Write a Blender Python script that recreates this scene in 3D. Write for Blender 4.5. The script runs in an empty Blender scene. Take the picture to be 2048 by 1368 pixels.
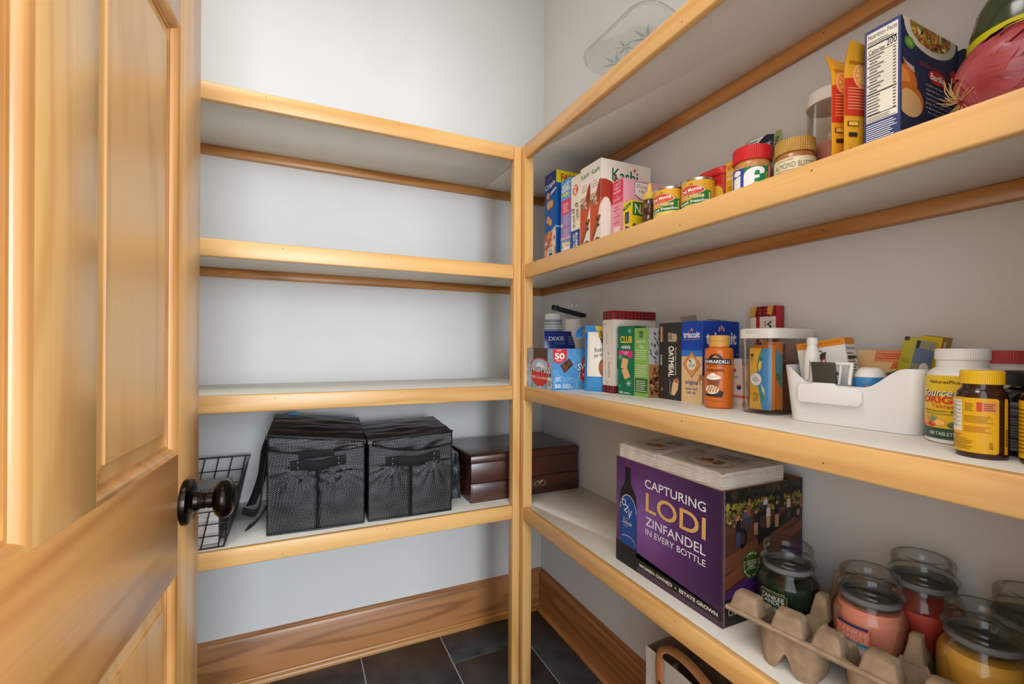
import bpy, bmesh, math, random
from mathutils import Vector, Matrix, noise, Euler
R_ = math.radians
PI = math.pi
sc = bpy.context.scene
C = sc.collection
rnd = random.Random(7)

# ------------------------------------------------------------------ camera
cam = bpy.data.cameras.new('camera')
cam.sensor_width = 36.0
cam.lens = 916.37 / 2048 * 36
cam.shift_y = (693.35 - 684) / 2048
cam.clip_start = 0.02
camo = bpy.data.objects.new('camera', cam)
camo.rotation_mode = 'XYZ'
camo.matrix_world = (Matrix.Translation((-0.900, -1.6371, 1.046)) @ Matrix.Rotation(-0.4369, 4, 'Z')
                     @ Matrix.Rotation(PI / 2, 4, 'X') @ Matrix.Rotation(0.0057, 4, 'Z'))
C.objects.link(camo)
sc.camera = camo

# ------------------------------------------------------------------ light and exposure
sc.view_settings.view_transform = 'Standard'
sc.view_settings.look = 'None'
sc.view_settings.exposure = 0.08
sc.view_settings.gamma = 1.0
sc.view_settings.use_curve_mapping = False
world = bpy.data.worlds.new('world')
sc.world = world
world.use_nodes = True
world.node_tree.nodes['Background'].inputs[0].default_value = (0.90, 0.95, 1.0, 1)
world.node_tree.nodes['Background'].inputs[1].default_value = 2.75


def area(name, loc, rot, sx, sy, power, col):
    l = bpy.data.lights.new(name, 'AREA')
    l.shape = 'RECTANGLE'
    l.size, l.size_y = sx, sy
    l.energy = power
    l.color = col
    o = bpy.data.objects.new(name, l)
    o.location = loc
    o.rotation_euler = rot
    C.objects.link(o)
    return o


# daylight from the hall window behind the camera, and the closet's ceiling lamp
area('hall_window_light', (-0.62, -4.3, 1.35), (R_(90), 0, 0), 1.1, 1.7, 92, (0.82, 0.92, 1.0))
area('ceiling_lamp_light', (-1.22, -1.22, 2.60), (0, 0, 0), 0.6, 0.5, 9.0, (1.0, 0.96, 0.90))
sc.cycles.max_bounces = 10
sc.cycles.diffuse_bounces = 6
sc.cycles.glossy_bounces = 5
sc.cycles.transmission_bounces = 10
sc.cycles.transparent_max_bounces = 16
sc.cycles.caustics_reflective = False
sc.cycles.caustics_refractive = False
sc.cycles.sample_clamp_indirect = 4.0

# ------------------------------------------------------------------ materials
S1, S2, S3, S4 = 1.6619, 1.2962, 0.9262, 0.5594     # shelf top heights
FX, FY = -0.2777, -0.367                            # front planes of the side and back shelves
_mats = {}


def lin(h):
    h = h.lstrip('#')
    o = []
    for i in (0, 2, 4):
        c = int(h[i:i + 2], 16) / 255
        o.append(c / 12.92 if c <= 0.04045 else ((c + 0.055) / 1.055) ** 2.4)
    return (o[0], o[1], o[2], 1.0)


def new_mat(name):
    m = bpy.data.materials.new(name)
    m.use_nodes = True
    nt = m.node_tree
    return m, nt, nt.nodes['Principled BSDF']


def ink(h, rough=0.5, spec=0.35, metal=0.0):
    """printed or moulded colour with a faint procedural mottling"""
    key = ('ink', h, rough, spec, metal)
    if key in _mats:
        return _mats[key]
    m, nt, b = new_mat('colour_' + h.lstrip('#'))
    c = lin(h)
    n = nt.nodes.new('ShaderNodeTexNoise')
    n.inputs['Scale'].default_value = 60
    mx = nt.nodes.new('ShaderNodeMix')
    mx.data_type = 'RGBA'
    mx.inputs[6].default_value = tuple(x * 0.95 for x in c[:3]) + (1,)
    mx.inputs[7].default_value = tuple(min(1, x * 1.05) for x in c[:3]) + (1,)
    nt.links.new(n.outputs['Fac'], mx.inputs[0])
    nt.links.new(mx.outputs[2], b.inputs['Base Color'])
    b.inputs['Roughness'].default_value = rough
    b.inputs['Specular IOR Level'].default_value = spec
    b.inputs['Metallic'].default_value = metal
    _mats[key] = m
    return m


def wood(name, light, dark, axis='X', ring=9.0, rough=0.38, contrast=0.6, seed=0.0, coat=0.15, along=0.55):
    """clear pine: stretched growth rings with cathedral waviness along AXIS"""
    m, nt, b = new_mat(name)
    L = nt.links
    tc = nt.nodes.new('ShaderNodeTexCoord')
    info = nt.nodes.new('ShaderNodeObjectInfo')
    mp = nt.nodes.new('ShaderNodeMapping')
    add = nt.nodes.new('ShaderNodeVectorMath')
    add.operation = 'ADD'
    mul = nt.nodes.new('ShaderNodeVectorMath')
    mul.operation = 'SCALE'
    mul.inputs['Scale'].default_value = 13.0
    cmb = nt.nodes.new('ShaderNodeCombineXYZ')
    for i in range(3):
        L.new(info.outputs['Random'], cmb.inputs[i])
    L.new(cmb.outputs[0], mul.inputs[0])
    L.new(tc.outputs['Object'], mp.inputs['Vector'])
    s = {'X': (along, 6, 6), 'Y': (6, along, 6), 'Z': (6, 6, along)}[axis]
    mp.inputs['Scale'].default_value = s
    mp.inputs['Location'].default_value = (seed, seed * 1.7, seed * 0.6)
    L.new(mp.outputs[0], add.inputs[0])
    L.new(mul.outputs[0], add.inputs[1])
    n1 = nt.nodes.new('ShaderNodeTexNoise')
    n1.inputs['Scale'].default_value = 1.3
    n1.inputs['Detail'].default_value = 2.5
    n1.inputs['Roughness'].default_value = 0.45
    L.new(add.outputs[0], n1.inputs['Vector'])
    k = nt.nodes.new('ShaderNodeMath')
    k.operation = 'MULTIPLY'
    k.inputs[1].default_value = ring * 6.283
    L.new(n1.outputs['Fac'], k.inputs[0])
    sn = nt.nodes.new('ShaderNodeMath')
    sn.operation = 'SINE'
    L.new(k.outputs[0], sn.inputs[0])
    r1 = nt.nodes.new('ShaderNodeMapRange')
    r1.inputs['From Min'].default_value = -0.2
    r1.inputs['From Max'].default_value = 1.0
    L.new(sn.outputs[0], r1.inputs['Value'])
    pw = nt.nodes.new('ShaderNodeMath')
    pw.operation = 'POWER'
    pw.inputs[1].default_value = 1.6
    L.new(r1.outputs[0], pw.inputs[0])
    # fine streaks
    mp2 = nt.nodes.new('ShaderNodeMapping')
    mp2.inputs['Scale'].default_value = tuple(v * (9 if v > 1 else 2.5) for v in s)
    L.new(add.outputs[0], mp2.inputs['Vector'])
    n2 = nt.nodes.new('ShaderNodeTexNoise')
    n2.inputs['Scale'].default_value = 1.0
    n2.inputs['Detail'].default_value = 3
    L.new(mp2.outputs[0], n2.inputs['Vector'])
    n3 = nt.nodes.new('ShaderNodeTexNoise')
    n3.inputs['Scale'].default_value = 0.9
    L.new(add.outputs[0], n3.inputs['Vector'])
    mixf = nt.nodes.new('ShaderNodeMath')
    mixf.operation = 'MULTIPLY_ADD'
    mixf.inputs[1].default_value = contrast
    L.new(pw.outputs[0], mixf.inputs[0])
    st = nt.nodes.new('ShaderNodeMath')
    st.operation = 'MULTIPLY'
    st.inputs[1].default_value = 0.42
    L.new(n2.outputs['Fac'], st.inputs[0])
    L.new(st.outputs[0], mixf.inputs[2])
    mix = nt.nodes.new('ShaderNodeMix')
    mix.data_type = 'RGBA'
    mix.inputs[6].default_value = lin(light)
    mix.inputs[7].default_value = lin(dark)
    L.new(mixf.outputs[0], mix.inputs[0])
    hs = nt.nodes.new('ShaderNodeHueSaturation')
    vr = nt.nodes.new('ShaderNodeMapRange')
    vr.inputs['To Min'].default_value = 0.82
    vr.inputs['To Max'].default_value = 1.18
    L.new(n3.outputs['Fac'], vr.inputs['Value'])
    L.new(vr.outputs[0], hs.inputs['Value'])
    L.new(mix.outputs[2], hs.inputs['Color'])
    L.new(hs.outputs[0], b.inputs['Base Color'])
    b.inputs['Roughness'].default_value = rough
    b.inputs['Coat Weight'].default_value = coat
    b.inputs['Coat Roughness'].default_value = 0.25
    bp = nt.nodes.new('ShaderNodeBump')
    bp.inputs['Strength'].default_value = 0.05
    bp.inputs['Distance'].default_value = 0.002
    L.new(n2.outputs['Fac'], bp.inputs['Height'])
    L.new(bp.outputs[0], b.inputs['Normal'])
    return m


def noisy(name, c1, c2, scale=20, rough=0.6, bump=0.1, dist=0.002, spec=0.4, detail=4, stretch=(1, 1, 1), metal=0.0):
    m, nt, b = new_mat(name)
    L = nt.links
    tc = nt.nodes.new('ShaderNodeTexCoord')
    mp = nt.nodes.new('ShaderNodeMapping')
    mp.inputs['Scale'].default_value = stretch
    L.new(tc.outputs['Object'], mp.inputs['Vector'])
    n = nt.nodes.new('ShaderNodeTexNoise')
    n.inputs['Scale'].default_value = scale
    n.inputs['Detail'].default_value = detail
    L.new(mp.outputs[0], n.inputs['Vector'])
    rp = nt.nodes.new('ShaderNodeMapRange')
    rp.inputs['From Min'].default_value = 0.3
    rp.inputs['From Max'].default_value = 0.7
    L.new(n.outputs['Fac'], rp.inputs['Value'])
    mx = nt.nodes.new('ShaderNodeMix')
    mx.data_type = 'RGBA'
    mx.inputs[6].default_value = lin(c1)
    mx.inputs[7].default_value = lin(c2)
    L.new(rp.outputs[0], mx.inputs[0])
    L.new(mx.outputs[2], b.inputs['Base Color'])
    b.inputs['Roughness'].default_value = rough
    b.inputs['Specular IOR Level'].default_value = spec
    b.inputs['Metallic'].default_value = metal
    if bump:
        bp = nt.nodes.new('ShaderNodeBump')
        bp.inputs['Strength'].default_value = bump
        bp.inputs['Distance'].default_value = dist
        L.new(n.outputs['Fac'], bp.inputs['Height'])
        L.new(bp.outputs[0], b.inputs['Normal'])
    return m


def glass(name, tint='ffffff', rough=0.0, ior=1.45):
    m, nt, b = new_mat(name)
    b.inputs['Base Color'].default_value = lin(tint)
    b.inputs['Transmission Weight'].default_value = 1.0
    b.inputs['Roughness'].default_value = rough
    b.inputs['IOR'].default_value = ior
    return m


def clear(name, tint='ffffff', amount=0.04, rough=0.05, edge=0.4):
    """thin clear plastic or thin glass: straight-through light plus a Fresnel sheen"""
    m = bpy.data.materials.new(name)
    m.use_nodes = True
    nt = m.node_tree
    nt.nodes.remove(nt.nodes['Principled BSDF'])
    out = nt.nodes['Material Output']
    tr = nt.nodes.new('ShaderNodeBsdfTransparent')
    tr.inputs[0].default_value = lin(tint)
    gl = nt.nodes.new('ShaderNodeBsdfGlossy')
    gl.inputs['Roughness'].default_value = rough
    lw = nt.nodes.new('ShaderNodeLayerWeight')
    lw.inputs['Blend'].default_value = 0.25
    ad = nt.nodes.new('ShaderNodeMath')
    ad.operation = 'MULTIPLY_ADD'
    ad.inputs[1].default_value = edge
    ad.inputs[2].default_value = amount * 0.5
    nt.links.new(lw.outputs['Fresnel'], ad.inputs[0])
    mx = nt.nodes.new('ShaderNodeMixShader')
    nt.links.new(ad.outputs[0], mx.inputs[0])
    nt.links.new(tr.outputs[0], mx.inputs[1])
    nt.links.new(gl.outputs[0], mx.inputs[2])
    nt.links.new(mx.outputs[0], out.inputs['Surface'])
    return m


def half_glass(name, tint, rough, part):
    """refracting glass that also lets light straight through"""
    m = glass(name, tint, rough, 1.48)
    nt = m.node_tree
    tr = nt.nodes.new('ShaderNodeBsdfTransparent')
    tr.inputs[0].default_value = lin(tint)
    mx = nt.nodes.new('ShaderNodeMixShader')
    mx.inputs[0].default_value = part
    nt.links.new(tr.outputs[0], mx.inputs[1])
    nt.links.new(nt.nodes['Principled BSDF'].outputs[0], mx.inputs[2])
    nt.links.new(mx.outputs[0], nt.nodes['Material Output'].inputs['Surface'])
    return m


PINE_X = wood('pine_along_x', 'e4b675', 'c98f4b', 'X', 7, contrast=0.45)
PINE_Y = wood('pine_along_y', 'e4b675', 'c98f4b', 'Y', 7, contrast=0.45)
PINE_Z = wood('pine_along_z', 'e4b675', 'c98f4b', 'Z', 7, contrast=0.45)
CLEAT_X = wood('pine_cleat_x', 'c48a4c', '94581f', 'X', 8, contrast=0.6)
CLEAT_Y = wood('pine_cleat_y', 'c98d50', '93561f', 'Y', 8, contrast=0.6)
BASE_X = wood('baseboard_pine_x', 'b97f4d', '85522a', 'X', 11, contrast=0.6, along=0.3, seed=3)
BASE_Y = wood('baseboard_pine_y', 'b17541', '80491f', 'Y', 11, contrast=0.6, along=0.3, seed=5)
DOOR_Z = wood('door_fir_z', 'dfae6c', 'c08644', 'Z', 8, rough=0.3, contrast=0.4, coat=0.35)
DOOR_Y = wood('door_fir_y', 'd69c5a', 'b27338', 'Y', 8, rough=0.3, contrast=0.5, coat=0.35)
STICK = wood('door_moulding_fir_shaded', 'cb9455', 'a56c34', 'Z', 8, rough=0.3, contrast=0.4, coat=0.35)  # darker than the door fir: glaze in the profile plus painted-in shade
WALL = noisy('wall_paint', 'd6d5d3', 'dad9d7', 5, 0.75, 0.03, 0.001, 0.25)
CEIL = noisy('ceiling_paint', 'e6e4e0', 'ebe9e5', 5, 0.85, 0.02, 0.001, 0.2)
MELAMINE = noisy('white_melamine', 'dcd8ce', 'e1ddd3', 8, 0.42, 0.0, 0.001, 0.4)
SLATE = noisy('slate_tile', '29292c', '48484a', 14, 0.42, 0.35, 0.003, 0.45, 8, (1, 1, 1))
GROUT = noisy('grout', 'b9b6b0', 'c9c6c0', 60, 0.9, 0.2, 0.001)
BRONZE = noisy('oil_rubbed_bronze', '17120f', '281e18', 30, 0.19, 0.0, 0.001, 0.6, metal=0.85)
HOLE = ink('4a3018', 0.9)


# ------------------------------------------------------------------ geometry helpers
class MB:
    def __init__(s):
        s.v, s.f, s.mi = [], [], []

    def add(s, vs, fs, mi=0):
        o = len(s.v)
        s.v += [tuple(p) for p in vs]
        s.f += [tuple(i + o for i in f) for f in fs]
        s.mi += [mi] * len(fs)
        return s

    def box(s, x0, x1, y0, y1, z0, z1, mi=0, M=None):
        vs = [(x, y, z) for z in (z0, z1) for y in (y0, y1) for x in (x0, x1)]
        if M is not None:
            vs = [M @ Vector(p) for p in vs]
        return s.add(vs, [(0, 2, 3, 1), (4, 5, 7, 6), (0, 1, 5, 4), (2, 6, 7, 3), (0, 4, 6, 2), (1, 3, 7, 5)], mi)

    def prism(s, poly, z0, z1, mi=0, M=None):
        n = len(poly)
        vs = [(x, y, z0) for x, y in poly] + [(x, y, z1) for x, y in poly]
        if M is not None:
            vs = [M @ Vector(p) for p in vs]
        fs = [tuple(range(n - 1, -1, -1)), tuple(range(n, 2 * n))]
        fs += [(i, (i + 1) % n, n + (i + 1) % n, n + i) for i in range(n)]
        return s.add(vs, fs, mi)

    def loft(s, rings, mi=0, caps=True, closed=True):
        n = len(rings[0])
        vs = [p for r in rings for p in r]
        fs = []
        for k in range(len(rings) - 1):
            for i in range(n if closed else n - 1):
                j = (i + 1) % n
                fs.append((k * n + i, k * n + j, (k + 1) * n + j, (k + 1) * n + i))
        if caps:
            fs.append(tuple(range(n - 1, -1, -1)))
            fs.append(tuple(range((len(rings) - 1) * n, len(rings) * n)))
        return s.add(vs, fs, mi)

    def lathe(s, prof, seg=32, c=(0, 0, 0), mi=0, M=None, sx=1.0, sy=1.0):
        """profile of (r, z) pairs, r may be 0 at the ends"""
        vs, fs, rows = [], [], []
        for r, z in prof:
            if r < 1e-6:
                rows.append([len(vs)])
                vs.append((0, 0, z))
            else:
                rows.append(list(range(len(vs), len(vs) + seg)))
                vs += [(r * sx * math.cos(2 * PI * i / seg), r * sy * math.sin(2 * PI * i / seg), z) for i in range(seg)]
        for a, b in zip(rows[:-1], rows[1:]):
            if len(a) == 1 and len(b) == 1:
                continue
            for i in range(seg):
                j = (i + 1) % seg
                if len(a) == 1:
                    fs.append((a[0], b[j], b[i]))
                elif len(b) == 1:
                    fs.append((a[i], a[j], b[0]))
                else:
                    fs.append((a[i], a[j], b[j], b[i]))
        if len(rows[0]) > 1:
            fs.append(tuple(reversed(rows[0])))
        if len(rows[-1]) > 1:
            fs.append(tuple(rows[-1]))
        vs = [Vector(p) for p in vs]
        if M is not None:
            vs = [M @ p for p in vs]
        vs = [(p[0] + c[0], p[1] + c[1], p[2] + c[2]) for p in vs]
        return s.add(vs, fs, mi)

    def tube(s, pts, r, seg=8, mi=0):
        pts = [Vector(p) for p in pts]
        rings = []
        up = None
        for i, p in enumerate(pts):
            d = (pts[min(i + 1, len(pts) - 1)] - pts[max(i - 1, 0)]).normalized()
            if up is None:
                up = Vector((0, 0, 1)) if abs(d.z) < 0.9 else Vector((1, 0, 0))
            a = d.cross(up).normalized()
            up = a.cross(d).normalized()
            rr = r[i] if isinstance(r, (list, tuple)) else r
            rings.append([p + (a * math.cos(2 * PI * k / seg) + up * math.sin(2 * PI * k / seg)) * rr for k in range(seg)])
        return s.loft(rings, mi)

    def ribbon(s, pts, wdir, w, t, mi=0):
        """strap: follows PTS, W wide along WDIR, T thick"""
        pts = [Vector(p) for p in pts]
        wds = [Vector(q).normalized() for q in wdir] if isinstance(wdir, list) else [Vector(wdir).normalized()] * len(pts)
        # smooth the path with a Catmull-Rom curve
        fine, fw = [], []
        n = len(pts)
        for i in range(n - 1):
            a, b, c_, e = pts[max(i - 1, 0)], pts[i], pts[i + 1], pts[min(i + 2, n - 1)]
            for k in range(5):
                q = k / 5
                fine.append(0.5 * ((2 * b) + (c_ - a) * q + (2 * a - 5 * b + 4 * c_ - e) * q * q + (3 * b - a - 3 * c_ + e) * q ** 3))
                fw.append(wds[i].lerp(wds[i + 1], q))
        fine.append(pts[-1])
        fw.append(wds[-1])
        pts = fine
        rings = []
        for i, p in enumerate(pts):
            wd = fw[i].normalized() * (w / 2)
            d = (pts[min(i + 1, len(pts) - 1)] - pts[max(i - 1, 0)]).normalized()
            n = d.cross(wd).normalized() * (t / 2)
            rings.append([p - wd - n, p + wd - n, p + wd + n, p - wd + n])
        return s.loft(rings, mi)

    def obj(s, name, mat, parent=None, smooth=False, bevel=0, seg=2, angle=30, loc=None):
        me = bpy.data.meshes.new(name)
        me.from_pydata(s.v, [], s.f)
        for m in (mat if isinstance(mat, (list, tuple)) else [mat]):
            me.materials.append(m)
        if any(s.mi):
            me.polygons.foreach_set('material_index', s.mi)
        bm = bmesh.new()
        bm.from_mesh(me)
        bmesh.ops.recalc_face_normals(bm, faces=bm.faces)
        if bevel:
            es = [e for e in bm.edges if len(e.link_faces) == 2 and e.calc_face_angle(0) > R_(angle)]
            bmesh.ops.bevel(bm, geom=es, offset=bevel, segments=seg, affect='EDGES', profile=0.5, clamp_overlap=True)
        bm.to_mesh(me)
        bm.free()
        if smooth or bevel:
            me.shade_smooth()
            if hasattr(me, 'set_sharp_from_angle'):
                me.set_sharp_from_angle(angle=R_(40 if not bevel else 50))
        me.update()
        o = bpy.data.objects.new(name, me)
        C.objects.link(o)
        if parent:
            o.parent = parent
        if loc:
            o.location = loc
        return o


def thing(name, label, cat, loc=(0, 0, 0), rot=(0, 0, 0), group=None):
    o = bpy.data.objects.new(name, None)
    o.empty_display_size = 0.05
    C.objects.link(o)
    o.location = loc
    o.rotation_euler = rot if isinstance(rot, (tuple, list)) else (0, 0, rot)
    o['label'] = label
    o['category'] = cat
    if group:
        o['group'] = group
    return o


def tag(o, label, cat, group=None):
    o['label'] = label
    o['category'] = cat
    if group:
        o['group'] = group
    return o


def struct(o, kind='structure'):
    o['kind'] = kind
    return o


def copy_tree(root, loc, rot, label, group=None):
    r = root.copy()
    C.objects.link(r)
    r.location = loc
    r.rotation_euler = rot if isinstance(rot, (tuple, list)) else (0, 0, rot)
    r['label'] = label
    if group:
        r['group'] = group
    for ch in list(root.children):
        c = ch.copy()
        C.objects.link(c)
        c.parent = r
        for g in list(ch.children):
            d = g.copy()
            C.objects.link(d)
            d.parent = c
    return r


_text = {}


def text_mesh(t, bold=0.0, shear=0.0):
    key = (t, bold, shear)
    if key not in _text:
        cu = bpy.data.curves.new('lettering', 'FONT')
        cu.body = t
        cu.resolution_u = 4
        cu.offset = bold
        cu.shear = shear
        o = bpy.data.objects.new('lettering', cu)
        C.objects.link(o)
        dg = bpy.context.evaluated_depsgraph_get()
        me = bpy.data.meshes.new_from_object(o.evaluated_get(dg))
        vs = [(v.co.x, v.co.y) for v in me.vertices]
        fs = [tuple(p.vertices) for p in me.polygons]
        bpy.data.objects.remove(o)
        bpy.data.curves.remove(cu)
        bpy.data.meshes.remove(me)
        x0 = min(v[0] for v in vs)
        x1 = max(v[0] for v in vs)
        y0 = min(v[1] for v in vs)
        y1 = max(v[1] for v in vs)
        _text[key] = ([((x - x0) / (x1 - x0), (y - y0) / (y1 - y0)) for x, y in vs], fs)
    return _text[key]


class Art:
    """flat print for one face, W by H metres; shapes are given as fractions of the face"""
    def __init__(s, W, H):
        s.W, s.H = W, H
        s.bm = bmesh.new()
        s.cols = []
        s.k = 0

    def mi(s, c):
        if c not in s.cols:
            s.cols.append(c)
        return s.cols.index(c)

    def shape(s, pts, faces, c, l):
        s.k += 1
        e = l * 0.00022 + s.k * 1.5e-6
        m = s.mi(c)
        vs = [s.bm.verts.new((x * s.W, y * s.H, e)) for x, y in pts]
        for f in faces:
            try:
                fc = s.bm.faces.new([vs[i] for i in f])
                fc.material_index = m
            except ValueError:
                pass
        return s

    def P(s, pts, c, l=2):
        return s.shape(pts, [tuple(range(len(pts)))], c, l)

    def R(s, u0, v0, u1, v1, c, l=1):
        return s.P([(u0, v0), (u1, v0), (u1, v1), (u0, v1)], c, l)

    def E(s, cu, cv, ru, rv, c, l=2, n=20, a0=0.0):
        return s.P([(cu + ru * math.cos(2 * PI * i / n + a0), cv + rv * math.sin(2 * PI * i / n + a0)) for i in range(n)], c, l)

    def RR(s, u0, v0, u1, v1, r, c, l=2):
        """rounded rectangle, corner radius r metres"""
        ru, rv = r / s.W, r / s.H
        pts = []
        for cx, cy, a in ((u1 - ru, v0 + rv, -90), (u1 - ru, v1 - rv, 0), (u0 + ru, v1 - rv, 90), (u0 + ru, v0 + rv, 180)):
            for i in range(5):
                t = R_(a + i * 22.5)
                pts.append((cx + ru * math.cos(t), cy + rv * math.sin(t)))
        return s.P(pts, c, l)

    def T(s, t, cu, cv, wu, hv, c, l=3, rot=0, bold=0.0, shear=0.0, arc=0.0):
        vs, fs = text_mesh(t, bold, shear)
        W, H = wu * s.W, hv * s.H            # extent along the reading direction and across it
        a = R_(rot)
        ca, sa = math.cos(a), math.sin(a)
        pts = []
        for x, y in vs:
            X, Y = (x - 0.5) * W, (y - 0.5) * H
            Y += arc * H * (4 * (x - 0.5) ** 2)
            pts.append((cu + (X * ca - Y * sa) / s.W, cv + (X * sa + Y * ca) / s.H))
        return s.shape(pts, fs, c, l)

    def lines(s, u0, v0, u1, v1, n, c, l=3, fill=0.45, ragged=0.3, seed=1):
        r = random.Random(seed)
        st = (v1 - v0) / n
        for i in range(n):
            e = u1 - (u1 - u0) * ragged * r.random()
            s.R(u0, v0 + i * st, e, v0 + i * st + st * fill, c, l)
        return s

    def blobs(s, u0, v0, u1, v1, cols, n, size, l=2, seed=1, sides=8, squash=0.7):
        r = random.Random(seed)
        for i in range(n):
            q = size * (0.6 + 0.8 * r.random())
            cu, cv = u0 + (u1 - u0) * r.random(), v0 + (v1 - v0) * r.random()
            a = r.random() * PI
            pts = []
            for k in range(sides):
                t = 2 * PI * k / sides
                x, y = q * math.cos(t) * (0.85 + 0.3 * r.random()), q * squash * math.sin(t) * (0.85 + 0.3 * r.random())
                pu, pv = cu + (x * math.cos(a) - y * math.sin(a)) / s.W, cv + (x * math.sin(a) + y * math.cos(a)) / s.H
                pts.append((min(max(pu, 0), 1), min(max(pv, 0), 1)))
            s.P(pts, r.choice(cols), l)
        return s

    def finish(s, name, parent, fn, cut=0, rough=0.5, shift=0.0):
        """FN maps (u metres, v metres, lift) to a local point; CUT splits long faces first"""
        bm = s.bm
        for v in bm.verts:
            v.co.x, v.co.y = min(max(v.co.x, 0), s.W), min(max(v.co.y, 0), s.H)
        bmesh.ops.triangulate(bm, faces=bm.faces, ngon_method='EAR_CLIP')
        if cut:
            x = cut
            while x < s.W:
                bmesh.ops.bisect_plane(bm, geom=bm.verts[:] + bm.edges[:] + bm.faces[:], plane_co=(x, 0, 0), plane_no=(1, 0, 0))
                x += cut
            if isinstance(shift, tuple):
                y = shift[0]
                while y < s.H:
                    bmesh.ops.bisect_plane(bm, geom=bm.verts[:] + bm.edges[:] + bm.faces[:], plane_co=(0, y, 0), plane_no=(0, 1, 0))
                    y += shift[0]
        for v in bm.verts:
            v.co = Vector(fn(v.co.x, v.co.y, v.co.z + 0.0001))
        me = bpy.data.meshes.new(name)
        bm.to_mesh(me)
        bm.free()
        for c in s.cols:
            me.materials.append(ink(c, rough))
        o = bpy.data.objects.new(name, me)
        C.objects.link(o)
        o.parent = parent
        return o


def carton(name, label, P, w, d, h, colour, left=None, front=None, top=None, rz=0.0, cat='box', group=None, bevel=0.0008, rough=0.5, rot=None):
    """closed carton whose near vertical edge stands at P: left side faces the aisle, front side faces the door"""
    t = thing(name, label, cat, P, rot if rot else (0, 0, rz), group)
    MB().box(0, w, 0, d, 0, h).obj('carton', ink(colour, rough), t, bevel=bevel, seg=1)
    if left:
        a = Art(d, h)
        left(a)
        a.finish('side_print', t, lambda u, v, e: (-e, d - u, v), rough=rough)
    if front:
        a = Art(w, h)
        front(a)
        a.finish('front_print', t, lambda u, v, e: (u, -e, v), rough=rough)
    if top:
        a = Art(w, d)
        top(a)
        a.finish('top_print', t, lambda u, v, e: (u, v, h + e), rough=rough)
    return t


def wrap(parent, name, R, z0, art, phi, sx=1.0, sy=1.0, cut=0.004, rough=0.45):
    """lay flat print round a cylinder of radius R, its middle turned to angle phi"""
    W = art.W
    return art.finish(name, parent, lambda u, v, e: ((R + e) * sx * math.cos(phi + (u - W / 2) / R), (R + e) * sy * math.sin(phi + (u - W / 2) / R), z0 + v), cut=cut, rough=rough)


def pouch(t, w, h, T, mat, name='pouch', nu=14, nv=16, curl=0.0, crimp=0.015, seed=0, top_w=1.0):
    """filled sachet standing on its lower edge: front faces -Y"""
    def th(u, v):
        return T * max(0.02, (1 - abs(2 * u - 1) ** 3) * (1 - abs(2 * v - 0.9) ** 3.5 if abs(2 * v - 0.9) < 1 else 0.0))
    def pos(u, v, side, e=0.0):
        wob = 0.0018 * noise.noise(Vector((u * 5 + seed, v * 6, seed)))
        x = w * (0.5 + (u - 0.5) * (1 + (top_w - 1) * v))
        y = curl * max(0, v - 0.75) ** 2 * 16
        return Vector((x, side * (th(u, v) / 2 + wob * (0.3 if side < 0 else 0.3)) + y - (e if side < 0 else 0), v * h))
    m = MB()
    for side in (-1, 1):
        vs = [pos(i / nu, j / nv, side) for j in range(nv + 1) for i in range(nu + 1)]
        fs = [(j * (nu + 1) + i, j * (nu + 1) + i + 1, (j + 1) * (nu + 1) + i + 1, (j + 1) * (nu + 1) + i) for j in range(nv) for i in range(nu)]
        m.add(vs, fs)
    o = m.obj(name, mat, t, smooth=True)
    return o, (lambda u, v, e: pos(u / w, v / h, -1, e + 0.0004))


def bump_noise(p, f, amp, seed=0.0):
    return amp * noise.noise(Vector((p[0] * f + seed, p[1] * f - seed, p[2] * f + 0.3 * seed)))


def soft_box(w, d, h, nx, ny, nz, fn):
    """box surface split into cells and pushed about by FN(point, normal)"""
    m = MB()
    def face(org, eu, ev, a, b, nrm):
        vs = []
        for j in range(b + 1):
            for i in range(a + 1):
                p = Vector(org) + Vector(eu) * (i / a) + Vector(ev) * (j / b)
                vs.append(fn(p, Vector(nrm)))
        m.add(vs, [(j * (a + 1) + i, j * (a + 1) + i + 1, (j + 1) * (a + 1) + i + 1, (j + 1) * (a + 1) + i) for j in range(b) for i in range(a)])
    face((0, 0, 0), (w, 0, 0), (0, 0, h), nx, nz, (0, -1, 0))
    face((w, d, 0), (-w, 0, 0), (0, 0, h), nx, nz, (0, 1, 0))
    face((0, d, 0), (0, -d, 0), (0, 0, h), ny, nz, (-1, 0, 0))
    face((w, 0, 0), (0, d, 0), (0, 0, h), ny, nz, (1, 0, 0))
    face((0, 0, h), (w, 0, 0), (0, d, 0), nx, ny, (0, 0, 1))
    face((0, d, 0), (w, 0, 0), (0, -d, 0), nx, ny, (0, 0, -1))
    return m


# ------------------------------------------------------------------ room shell
XL, YF, ZC = -1.75, -1.51, 2.70
struct(MB().box(XL - 0.12, 0.12, 0.0, 0.12, -0.05, ZC).obj('wall_back', WALL))
struct(MB().box(0.0, 0.12, YF - 0.12, 0.0, -0.05, ZC).obj('wall_right', WALL))
struct(MB().box(XL - 0.12, XL, YF - 0.12, 0.0, -0.05, ZC).obj('wall_left', WALL))
wf = MB()
wf.box(XL, -1.125, YF - 0.12, YF, 0, ZC)
wf.box(-0.345, 0.0, YF - 0.12, YF, 0, ZC)
wf.box(-1.125, -0.345, YF - 0.12, YF, 2.06, ZC)
struct(wf.obj('wall_front', WALL))
struct(MB().box(XL - 0.12, 0.12, YF - 0.12, 0.12, ZC, ZC + 0.08).obj('ceiling', CEIL))
fl = struct(MB().box(XL - 0.1, 0.1, YF - 1.6, 0.1, -0.06, -0.0035).obj('floor', GROUT))
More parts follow.
